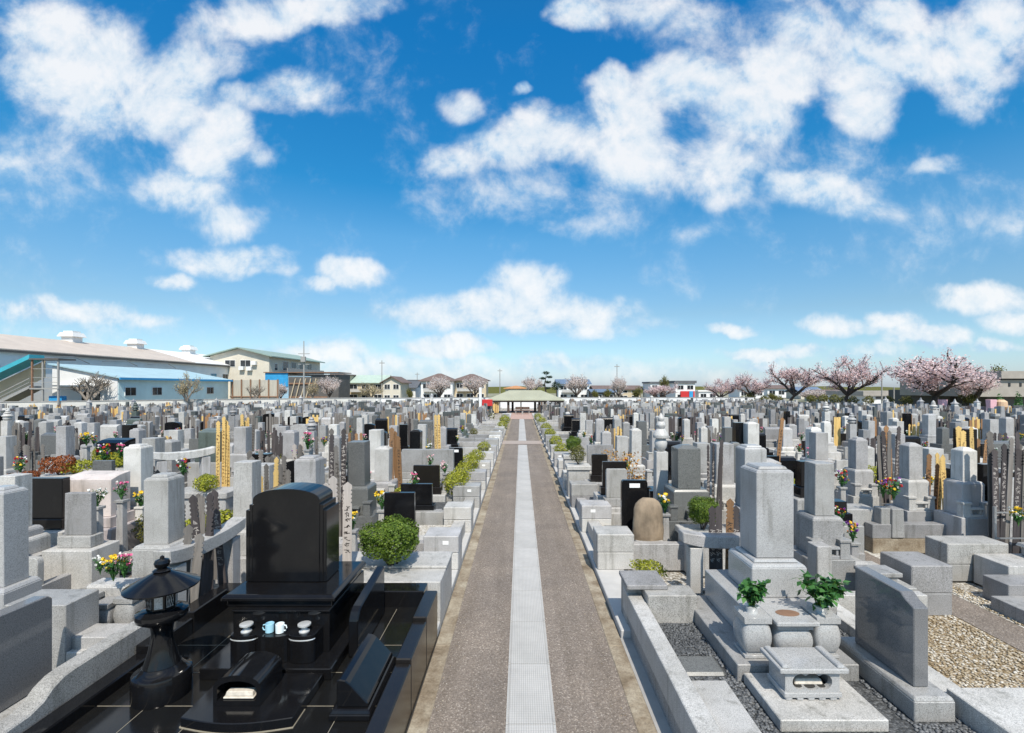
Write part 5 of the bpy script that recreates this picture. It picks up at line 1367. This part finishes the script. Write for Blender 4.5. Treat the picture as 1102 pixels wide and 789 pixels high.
bl(t, 'side_lean_to', lambda m: m.box(-36.9, -32.2, 86.2, 92, 0, 5.3), 'wall_dark')
bl(t, 'lumber', lambda m: [m.tube([(-40.6 + i * .9, 85.5, .2), (-39.6 + i * .9, 85.75, 4.6)], .09) for i in range(5)], 'wall_tan')
def house(label, pl, pr, Y, pye, pyr, wallm, roofm, depth=7, kind='hip', nwin=3, storeys=2, name='house'):
    x0, x1 = wx(pl, Y), wx(pr, Y); ze, zr = wz(pye, Y), wz(pyr, Y + depth / 2)
    t = thing(name, label, 'house', ((x0 + x1) / 2, Y, 0))
    bl(t, 'wall', lambda m: m.box(x0, x1, Y, Y + depth, 0, ze), wallm)
    if kind == 'hip': bl(t, 'roof', lambda m: hip(m, x0, x1, Y, Y + depth, ze + .16, zr), roofm)
    elif kind == 'flat': bl(t, 'roof', lambda m: m.box(x0 - .25, x1 + .25, Y - .3, Y + depth, ze + .003, zr), roofm)
    else: 
        bl(t, 'roof', lambda m: gable(m, x0, x1, Y, Y + depth, ze, zr, kind, .5, .15), roofm)
        if kind == 'y': bl(t, 'gable', lambda m: m.prism([(x0 + .05, ze), (x1 - .05, ze), ((x0 + x1) / 2, zr - .02)], 'y', Y + .002, Y + depth), wallm)
    hs = ze / storeys
    for s in range(storeys):
        for i in range(nwin):
            wpart(t, x0 + (x1 - x0) * (i + .5) / nwin, Y, hs * s + hs * .55, min(1.7, (x1 - x0) / nwin * .6), hs * .42, 'y-', 'glass_dark')
    if storeys == 2 and x1 - x0 > 5: bl(t, 'balcony', lambda m: (m.box(x0 + (x1 - x0) * .1, x0 + (x1 - x0) * .6, Y - 1.0, Y - .08, hs * 1.02, hs * 1.02 + .12), m.box(x0 + (x1 - x0) * .1, x0 + (x1 - x0) * .6, Y - 1.0, Y - .93, hs * 1.02 + .12, hs * 1.28)), 'concrete_pale')
    return t
house('narrow olive-tan house beside the grey utility pole', 357, 369, 96, 404, 403, 'wall_tan', 'roof_brown', kind='flat', nwin=1)
house('low house with a mint-green roof behind the pale shrubs', 374, 413, 100, 411.5, 404.5, 'wall_tan', 'roof_mint', kind='x', nwin=3)
house('small cream house with dark gable beside the mint roof', 412, 431, 92, 411, 406, 'wall_cream', 'roof_brown', kind='y', nwin=2)
house('white low house seen right of the small cream house', 432, 447, 105, 417, 411, 'wall_white', 'roof_dark', kind='x', nwin=1, storeys=1)
house('grey house partly behind the brown-roofed houses', 438, 452, 110, 412, 409, 'wall_grey', 'roof_dark', kind='flat', nwin=1)
house('two-storey house with a wide brown roof behind pink blossom', 453, 487, 98, 410.5, 402, 'wall_white', 'roof_brown', nwin=3)
house('two-storey tan house with a brown roof left of the pavilion', 489, 523, 101, 410, 402.5, 'wall_tan', 'roof_brown', nwin=3)
house('far house with an orange roof just above the pavilion', 544, 566, 118, 418.5, 415.2, 'wall_cream', 'roof_orange', nwin=2)
house('blue-roofed house behind the pine and pale blossom', 601, 634, 105, 413, 409, 'wall_white', 'roof_navy', kind='x', nwin=3)
house('low navy-roofed house between the two slim blossom trees', 638, 662, 100, 422, 419.5, 'wall_dark', 'roof_navy', kind='x', nwin=2, storeys=1)
house('brown low house behind the trees right of the pavilion', 640, 690, 118, 419, 415.5, 'wall_tan', 'roof_brown', kind='x', nwin=4)
house('pale two-storey house with a grey flat roof above blossom', 700, 728, 112, 412.5, 411, 'wall_white', 'roof_dark', kind='flat', nwin=3)
t = house('white house with red and blue ground floor at the end of the blossom', 727, 748, 104, 412.5, 410, 'wall_white', 'roof_dark', kind='flat', nwin=2)
bl(t, 'shop_front', lambda m: m.box(wx(732, 104), wx(747, 104), 103.6, 103.9, .6, wz(421, 104)), 'red_paint'); bl(t, 'blue_panel', lambda m: m.box(wx(741, 104), wx(745, 104), 103.5, 103.597, .8, wz(421, 104)), 'tarp_blue')
house('long low white building behind the slim blossom tree', 752, 772, 110, 421.5, 420, 'wall_white', 'roof_white', kind='flat', nwin=2, storeys=1)
for i, (a, b, Y, e, r, wm, rm, lab) in enumerate(((796, 822, 130, 419, 414, 'wall_white', 'roof_dark', 'white house far behind the second cherry tree'), (862, 886, 125, 422, 417, 'wall_cream', 'roof_navy', 'cream house with a blue roof between the cherry trees'), (886, 930, 105, 424, 420, 'wall_cream', 'roof_brown', 'cream house with a brown roof behind the tall cherry tree'), (826, 856, 140, 418, 415, 'wall_white', 'roof_brown', 'distant white house behind the middle cherry tree'))):
    house(lab, a, b, Y, e, r, wm, rm, kind='x', nwin=3, storeys=1)
# grey halls on the right
t = thing('hall', 'long low grey hall with dark windows behind the biggest cherry tree', 'hall', (36, 85, 0))
x0, x1 = wx(930, 85), wx(1060, 85)
bl(t, 'wall', lambda m: m.box(x0, x1, 85, 95, 0, wz(426, 85)), 'wall_white'); bl(t, 'roof', lambda m: m.box(x0 - .5, x1, 84.5, 95, wz(426, 85) + .003, wz(421, 85)), 'wall_brownish'); bl(t, 'window', lambda m: m.box(x0 + 2, x1 - 1, 84.9, 84.99, wz(429.5, 85), wz(427, 85)), 'wall_dark')
bl(t, 'green_sign', lambda m: m.box(wx(1009, 84), wx(1015, 84), 83.8, 83.9, wz(433, 84), wz(425, 84)), 'green_sign')
t = thing('temple_hall', 'brown flat-roofed modern hall at the right edge behind the wall', 'hall', (52, 55, 0))
x0, x1 = wx(1050, 55), wx(1180, 55)
bl(t, 'wall', lambda m: m.box(x0, x1, 55, 66, wz(427, 55), wz(409, 55)), 'wall_brownish'); bl(t, 'roof', lambda m: m.box(wx(1074, 55), x1 + 1, 54.6, 66, wz(407.5, 55), wz(399.5, 55)), 'wall_brownish'); bl(t, 'clerestory', lambda m: m.box(wx(1076, 55), x1, 55.2, 66, wz(409, 55), wz(407.5, 55)), 'wall_dark')
bl(t, 'ground_floor', lambda m: m.box(x0 + 2.2, x1, 56, 66, 0, wz(427, 55) - .003), 'wall_dark')
for px in (1086, 1098): bl(t, 'window', lambda m: m.box(wx(px, 55) - .12, wx(px, 55) + .12, 54.95, 55.01, wz(416, 55), wz(412, 55)), 'glass_dark')
bl(t, 'side_wing', lambda m: m.box(wx(1022, 60), wx(1052, 60), 60, 70, 0, wz(420, 60)), 'wall_dark')
for px, m_, lab in ((1026, 'pink_plastic', 'pink container on the boundary wall below the biggest cherry tree'), (1081, 'pink_plastic', 'pink container on the boundary wall before the brown hall'), (1092, 'tan_plastic', 'round tan tub on the boundary wall before the brown hall')):
    Yp = 47.5 if px < 1050 else 42.5
    t = thing('plastic_tub', lab, 'container', (wx(px, Yp), Yp + 1.2, 0))
    mb = MB(); zt = wz(430.5, Yp)
    if m_ == 'tan_plastic': mb.lathe([(.25, 0), (.45, .4), (.42, .9), (.2, 1.1)], 16); 
    else: mb.cbox(0, 0, .50, .4, 0, .9, -.05)
    for v in mb.bm.verts: v.co.z = v.co.z / (1.1 if m_ == 'tan_plastic' else .9) * (zt - 1.0) + 1.0
    mb.build('body', m_, t, bevel=.02); MB().cbox(0, 0, .4, .35, 0, .997).build('stand', 'concrete', t)

# ================================================================ trees
def tree_proto(name, seed, h, spread, leaf, bark='bark', n_main=5, lsize=.10, dens=9, trunk_h=.22, up=.5, tr=.035):
    rg = random.Random(seed); t = thing(name, 'x', 'tree', (0, 0, -80))
    mb = MB(); lf = MB(); twigs = []
    def grow(p, d, L, r, lev):
        pts = [p]; q = p.copy(); dd = d.copy(); n = 4
        for i in range(n):
            dd = (dd + Vector((rg.gauss(0, .16), rg.gauss(0, .16), rg.gauss(.02, .10)))).normalized(); q = q + dd * L / n; pts.append(q.copy())
        mb.tube(pts, [r * (1 - .55 * i / n) for i in range(n + 1)], 6 if lev < 2 else 4)
        if lev >= 2: twigs.append((pts, lev))
        if lev >= 3: return
        k = [n_main, 5, 5][lev]
        for j in range(k):
            f = rg.uniform(.45, 1) if lev else 1.0
            o = pts[min(n, int(f * n))]
            a = 2 * math.pi * (j + rg.uniform(-.3, .3)) / k
            side = Vector((math.cos(a), math.sin(a), 0))
            if lev == 0 and j == 0: side *= .25
            nd = (dd * (.55 if lev else .15) + side * (1 - up * .5) + Vector((0, 0, up * (1.0 if lev < 1 else .45)))).normalized()
            grow(o, nd, L * ([1.5, .62, .62][lev]) * rg.uniform(.75, 1.15), r * (.48 if lev else .58), lev + 1)
    grow(Vector((0, 0, -.1)), Vector((rg.gauss(0, .1), rg.gauss(0, .1), 1)), h * trunk_h, h * tr, 0)
    zmax = max(p.z for pts, _ in twigs for p in pts); rmax = max(math.hypot(p.x, p.y) for pts, _ in twigs for p in pts)
    for pts, lev in twigs:
        m = dens * (2 if lev == 2 else 3)
        for _ in range(m):
            f = rg.random() * (len(pts) - 1); i = int(f); p = pts[i].lerp(pts[min(i + 1, len(pts) - 1)], f - i)
            c = p + Vector((rg.gauss(0, 1), rg.gauss(0, 1), rg.gauss(0, .8))) * lsize * 2.1
            lf.leaf(c, (rg.gauss(0, 1), rg.gauss(0, 1), rg.gauss(.3, 1)), lsize * rg.uniform(.5, 1.1), .75, rg)
    kz, kr = h / zmax, spread / rmax
    for m in (mb, lf):
        for v in m.bm.verts: v.co = Vector((v.co.x * kr, v.co.y * kr, v.co.z * kz))
    mb.build('trunk', bark, t); lf.build('crown', leaf, t)
    return t
CH = [tree_proto('cherry_tree', s, 6, 4.2, 'blossom', lsize=.06, dens=15) for s in (1, 2, 3)]
CHP = tree_proto('cherry_tree', 8, 6, 3.6, 'blossom_pale', lsize=.07, dens=15)
OLV = tree_proto('deciduous_tree', 5, 6, 3.0, 'leaf_olive', lsize=.12, dens=6, up=.8)
HAZ = tree_proto('deciduous_tree', 6, 6, 3.2, 'twig_haze', 'bark_pale', lsize=.07, dens=4, up=.7)
BARE = tree_proto('bare_tree', 7, 6, 3.8, 'twig_haze', 'bark_pale', lsize=.035, dens=1, up=.55)
def tree(proto, label, px, pyt, Y, spread, base=0.0, group=None, rz=None):
    """px: trunk; pyt: top of the crown in the photograph; spread: crown width in px"""
    h = wz(pyt, Y) - base; w = spread * (1.14 if 'blossom' in proto.name or 'cherry' in proto.name else 1) / F * Y
    hm = 6.0; wm = {id(CHP): 7.2, id(OLV): 6, id(HAZ): 6.4, id(BARE): 7.6}.get(id(proto), 8.4)
    r = dup(proto, (wx(px, Y), Y, base), rng.uniform(0, 6.28) if rz is None else rz, label, group, (w / wm, w / wm, h / hm))
    if not group and 'group' in r: del r['group']
    return r
tree(CH[0], 'biggest cherry tree in pale pink bloom before the brown hall', 1000, 376, 52, 118)
tree(CH[1], 'leaning cherry branches in bloom against the brown hall', 1046, 391, 53, 66, rz=2.0)
tree(CH[1], 'tall upright cherry tree in bloom between the big one and the middle one', 908, 382, 60, 74)
tree(CH[2], 'middle broad cherry tree in bloom above the right wall', 846, 390, 72, 62)
tree(CH[0], 'smaller pale cherry tree behind the corner of the wall', 808, 400, 74, 40, rz=2.0)
tree(CH[1], 'small cherry tree at the end of the blossom row', 773, 407, 76, 38, rz=1.0)
tree(CH[2], 'cherry tree blooming before the white house with red ground floor', 716, 412, 82, 44, rz=.7)
tree(CHP, 'slim blossom tree beside the utility pole right of the pavilion', 668, 404, 82, 24)
tree(CHP, 'pale blossom tree in front of the blue-roofed house', 624, 402, 84, 34, rz=2.2)
tree(CHP, 'pale blossom tree rising behind the pavilion roof', 571, 404, 90, 26, rz=4)
tree(CHP, 'pink blossom tree before the wide brown-roofed house', 476, 404, 84, 36, rz=3)
tree(CHP, 'pink blossom tree before the tan house with brown roof', 513, 404, 84, 30, rz=1.2)
tree(CHP, 'small pink blossom tree below the blue tarps', 301, 411, 78, 18, rz=.4)
tree(CHP, 'pink-tinged tree right of the grey utility pole', 352, 404, 80, 26, rz=5)
tree(HAZ, 'yellowish budding tree behind the utility pole', 338, 408, 80, 26)
tree(HAZ, 'wide pale budding tree under the mint-green roof', 396, 411, 82, 42, rz=2)
tree(OLV, 'green shrub-like tree beside the white low house', 441, 417, 84, 12)
tree(HAZ, 'pale budding tree before the light blue warehouse windows', 201, 399, 56, 34, rz=1)
tree(BARE, 'bare wide-branching tree before the white warehouse gable', 95, 399, 52.5, 52)
tree(BARE, 'bare small tree before the tan yard fence', 274, 412, 66, 24, rz=3)
tree(OLV, 'olive green tree above the pale two-storey house', 717, 404, 98, 18)
for i, (px, pt, Y, sp) in enumerate(((686, 416, 86, 16), (702, 417, 86, 12), (652, 418, 92, 14), (640, 419, 92, 12))):
    tree(OLV, f'{["rounded","slim","small","smallest"][i]} dark olive tree in the cluster right of the pavilion', px, pt, Y, sp, rz=i)
tree(OLV, 'olive tree at the foot of the smaller pale cherry tree', 806, 421, 74, 18, rz=2)
tree(OLV, 'dark green tree far behind the middle cherry tree', 830, 423, 95, 18, rz=2.6)
tree(OLV, 'autumn-toned olive tree beside the side wing of the brown hall', 1046, 419, 53, 24, rz=4)
tree(OLV, 'green tree peeping over the brown hall roof', 1077, 393, 80, 34, rz=5)
tree(CHP, 'faint pink tree line behind the wall, beside the cream blue-roofed house', 878, 418, 80, 34, rz=1.7)
# pine
t = thing('pine_tree', 'lone dark pine with cloud-shaped tiers behind the pavilion roof', 'tree', (wx(587, 90), 90, 0))
MB().tube([(0, 0, 0), (.1, 0, 2), (-.15, 0, 3.6), (.2, 0, 5.6)], [.2, .16, .12, .05], 6).build('trunk', 'bark', t)
mb = MB(); rg = random.Random(4)
for x, z, r in ((.1, 5.7, .75), (.75, 4.95, .6), (-.5, 4.7, .55), (.5, 4.0, .65), (-.6, 3.4, .6), (.4, 2.9, .6)): mb.leaves((x, 0, z), (r, r, r * .42), 260, .10, .3, rg)
mb.build('crown', 'leaf_pine', t)
t = thing('pine_tree', 'small round dark pine right of the lone pine', 'tree', (wx(599, 92), 92, 0))
MB().tube([(0, 0, 0), (0, 0, 3.2)], [.15, .08], 6).build('trunk', 'bark', t)
mb = MB(); mb.leaves((0, 0, 3.3), (.95, .9, .85), 500, .12, .3, rg); mb.build('crown', 'leaf_pine', t)
# clipped round bushes on the wall side
proto = None
rg = random.Random(8)
for i, px in enumerate((873, 886, 898, 908, 918, 935, 956, 976, 800, 822, 838)):
    Yb = wallY(wx(px, 62)) if px < 855 else wallY(px and (px - CX) / F * (64 if px < 900 else 56 if px < 950 else 52)); Yb += 1.4
    x = wx(px, Yb); zb = wz(430 if px < 900 else 431.5, Yb)
    if proto is None:
        proto = thing('topiary_bush', 'x', 'bush', (0, 0, -90)); mb = MB(); mb.leaves((0, 0, .5), (.62, .62, .5), 900, .07, .6, rg); mb.build('foliage', 'leaf_olive', proto); MB().tube([(0, 0, -1.6), (0, 0, .3)], .06, 5).build('stem', 'bark', proto)
    dup(proto, (x, Yb, zb - .45), rg.uniform(0, 6), f'round clipped olive bush, {ordinal(i + 1)} of those behind the right wall', 'clipped bushes behind the right wall', 1.0)
drop(proto)
for p in CH + [CHP, OLV, HAZ, BARE]: drop(p)
for px, Y in ((1076, 50), (1096, 50)):
    t = thing('conifer_shrub', f'slim upright green conifer before the brown hall{", nearer the cherry tree" if px < 1090 else ", at the edge"}', 'shrub', (wx(px, Y), Y, 0))
    mb = MB(); mb.leaves((0, 0, 1.3), (.35, .35, 1.25), 500, .09, .4, rg); mb.build('foliage', 'leaf_deep', t); MB().tube([(0, 0, 0), (0, 0, .8)], .06, 5).build('stem', 'bark', t)
# distant wooded rise
mb = MB(); rg = random.Random(3); prev = None
for ring in range(2):
    pass
n = 60; A = []; B = []
for i in range(n + 1):
    x = -260 + 520 * i / n; A.append(mb.bm.verts.new((x, 230, -.5))); B.append(mb.bm.verts.new((x, 236, 3.0 + .2 * math.sin(i * .7) + .2 * math.sin(i * 1.9 + 1))))
Cc = [mb.bm.verts.new((v.co.x, 260, -.5)) for v in A]
for i in range(n): mb.face([A[i], A[i + 1], B[i + 1], B[i]]); mb.face([B[i], B[i + 1], Cc[i + 1], Cc[i]])
structure(mb.build('hill', 'leaf_olive'))
# utility poles
for px, pt, Y, lab in ((327, 367, 78, 'tall grey utility pole with fittings before the cream building'), (411, 388, 95, 'thin utility pole behind the mint-green roof'), (449, 401, 110, 'thin pole beside the wide brown-roofed house'), (538, 397, 100, 'slim dark pole rising left of the pavilion roof'), (664, 392, 96, 'slim pole beside the slim blossom tree'), (949, 400, 66, 'thin pole between the two tall cherry trees'), (962, 417, 60, 'short white pole before the long grey hall')):
    t = thing('utility_pole', lab, 'utility pole', (wx(px, Y), Y, 0)); h = wz(pt, Y)
    MB().tube([(0, 0, 0), (0, 0, h)], [.16 if px == 327 else .10, .07], 8).build('pole', 'pole_grey', t)
    if px == 327:
        MB().box(-.35, .35, -.4, .0, h * .68, h * .76).build('transformer', 'pole_grey', t)
        for z in (.64, .80): MB().box(-.9, .9, -.06, .06, h * z, h * z + .1).build('crossarm', 'pole_grey', t)
    elif Y > 90: MB().box(-.5, .5, -.05, .05, h * .93, h * .95).build('crossarm', 'pole_grey', t)

# ================================================================ sun, sky, camera
SUN_EL, SUN_AZ = 52.0, 13.0        # the sun stands high behind the camera
sd = bpy.data.lights.new('sun', 'SUN'); so = bpy.data.objects.new('sun', sd); COL.objects.link(so)
sd.energy = 3.2; sd.angle = R(.6); sd.color = (1.0, .935, .83)
dirv = Vector((math.sin(R(SUN_AZ)) * math.cos(R(SUN_EL)), -math.cos(R(SUN_AZ)) * math.cos(R(SUN_EL)), math.sin(R(SUN_EL))))
so.rotation_euler = dirv.to_track_quat('Z', 'Y').to_euler(); so.location = dirv * 60

W = bpy.data.worlds.new('World'); S.world = W; W.use_nodes = True
nt = W.node_tree; bg = nt.nodes['Background']
sky = nt.nodes.new('ShaderNodeTexSky'); sky.sky_type = 'NISHITA'; sky.sun_disc = False
sky.sun_elevation = R(SUN_EL); sky.sun_rotation = math.atan2(dirv.x, dirv.y)
sky.air_density = 1.0; sky.dust_density = .6; sky.ozone_density = 3.0
tc = nt.nodes.new('ShaderNodeTexCoord'); gen = tc.outputs['Generated']
sp = nt.nodes.new('ShaderNodeSeparateXYZ'); nt.links.new(gen, sp.inputs[0])
# deepen the clear sky by height above the horizon
gr = ramp(nt, sp.outputs['Z'], SKY_GRADE)
col = mixc(nt, 1.0, sky.outputs['Color'], gr, 'MULTIPLY')
# clouds: drifting banks laid out by compass direction (u: east over north, v: height over north)
ay = math_(nt, 'MAXIMUM', math_(nt, 'ABSOLUTE', sp.outputs['Y']), .05)
u = math_(nt, 'DIVIDE', sp.outputs['X'], ay); v = math_(nt, 'DIVIDE', sp.outputs['Z'], ay)
cb = nt.nodes.new('ShaderNodeCombineXYZ'); nt.links.new(u, cb.inputs[0]); nt.links.new(v, cb.inputs[1])
def wnoise(vec, scale, detail, rough, dist=0.0):
    n = N(nt, 'ShaderNodeTexNoise', Scale=scale, Detail=detail, Roughness=rough, Distortion=dist); nt.links.new(vec, n.inputs['Vector']); return n
wp = wnoise(cb.outputs[0], 5.5, 4, .6)
vm = nt.nodes.new('ShaderNodeVectorMath'); vm.operation = 'MULTIPLY_ADD'; nt.links.new(wp.outputs['Color'], vm.inputs[0]); vm.inputs[1].default_value = (.13, .09, 0); vm.inputs[2].default_value = (-.065, -.045, 0)
va = nt.nodes.new('ShaderNodeVectorMath'); va.operation = 'ADD'; nt.links.new(cb.outputs[0], va.inputs[0]); nt.links.new(vm.outputs[0], va.inputs[1])
P2 = va.outputs[0]
acc = None
for (px, py, rx, ry, wgt) in CLOUDS:
    cu, cv, ru, rv = (px - CX) / F, (CY - py) / F, rx / F * 1.25, ry / F * 1.25
    a = nt.nodes.new('ShaderNodeVectorMath'); a.operation = 'MULTIPLY_ADD'; nt.links.new(P2, a.inputs[0])
    a.inputs[1].default_value = (1 / ru, 1 / rv, 0); a.inputs[2].default_value = (-cu / ru, -cv / rv, 0)
    d = nt.nodes.new('ShaderNodeVectorMath'); d.operation = 'DOT_PRODUCT'; nt.links.new(a.outputs[0], d.inputs[0]); nt.links.new(a.outputs[0], d.inputs[1])
    wgt *= 1.22 if py < 360 else 1.5
    e = math_(nt, 'MULTIPLY_ADD', d.outputs['Value'], -wgt, wgt)
    if acc is None: acc = math_(nt, 'MAXIMUM', e, 0.0)
    else:
        m = nt.nodes.new('ShaderNodeMath'); m.operation = 'SMOOTH_MAX'; nt.links.new(acc, m.inputs[0]); nt.links.new(e, m.inputs[1]); m.inputs[2].default_value = .25; acc = m.outputs[0]
n1 = wnoise(cb.outputs[0], 7.0, 13, .63, .18)
vo = nt.nodes.new('ShaderNodeVectorMath'); vo.operation = 'ADD'; nt.links.new(cb.outputs[0], vo.inputs[0]); vo.inputs[1].default_value = (.004, .022, 0)
n1u = wnoise(vo.outputs[0], 7.0, 6, .6, .18); n1d = wnoise(cb.outputs[0], 7.0, 6, .6, .18); n2 = wnoise(cb.outputs[0], 3.2, 4, .55)
dens = math_(nt, 'ADD', acc, math_(nt, 'MULTIPLY_ADD', n1.outputs['Fac'], 2.1, -1.03))
dens = math_(nt, 'ADD', dens, math_(nt, 'MULTIPLY_ADD', n2.outputs['Fac'], .6, -.30))
mr = nt.nodes.new('ShaderNodeMapRange'); mr.interpolation_type = 'SMOOTHSTEP'; nt.links.new(dens, mr.inputs['Value']); mr.inputs['From Min'].default_value = .02; mr.inputs['From Max'].default_value = 1.12
up = nt.nodes.new('ShaderNodeMapRange'); nt.links.new(sp.outputs['Z'], up.inputs['Value']); up.inputs['From Min'].default_value = -.01; up.inputs['From Max'].default_value = .03
alpha = math_(nt, 'MULTIPLY', math_(nt, 'MULTIPLY', mr.outputs['Result'], up.outputs['Result']), .89)
# cloud body: bright crests, slightly blue-grey thin parts and bellies
n3 = wnoise(cb.outputs[0], 9.0, 6, .6, .2)
lit = math_(nt, 'MULTIPLY', math_(nt, 'SUBTRACT', n1d.outputs['Fac'], n1u.outputs['Fac']), 2.2)
body = ramp(nt, math_(nt, 'ADD', lit, math_(nt, 'ADD', math_(nt, 'MULTIPLY', dens, .30), math_(nt, 'MULTIPLY', n3.outputs['Fac'], .65))), [(.28, CLOUD_C[0]), (.55, CLOUD_C[1]), (.86, CLOUD_C[2])])
bs = mixc(nt, 1.0, body, (CLOUD_K,) * 3, 'MULTIPLY')
fin = mixc(nt, alpha, col, bs)
nt.links.new(fin, bg.inputs['Color']); bg.inputs['Strength'].default_value = SKY_STR
W.cycles.sampling_method = 'MANUAL'; W.cycles.sample_map_resolution = 1024

cd = bpy.data.cameras.new('camera'); co = bpy.data.objects.new('camera', cd); COL.objects.link(co)
co.location = (0, 0, H); co.rotation_euler = (R(90), 0, 0)
cd.sensor_width = 36; cd.lens = 36 * F / 1102; cd.shift_x = -(CX - 551) / 1102; cd.shift_y = (CY - 394.5) / 1102
cd.clip_start = .05; cd.clip_end = 6000
S.camera = co
S.view_settings.view_transform = 'Standard'; S.view_settings.look = 'None'; S.view_settings.gamma = 1; S.view_settings.use_curve_mapping = False
S.view_settings.exposure = EXPO
S.cycles.max_bounces = 6; S.cycles.diffuse_bounces = 3; S.cycles.glossy_bounces = 3
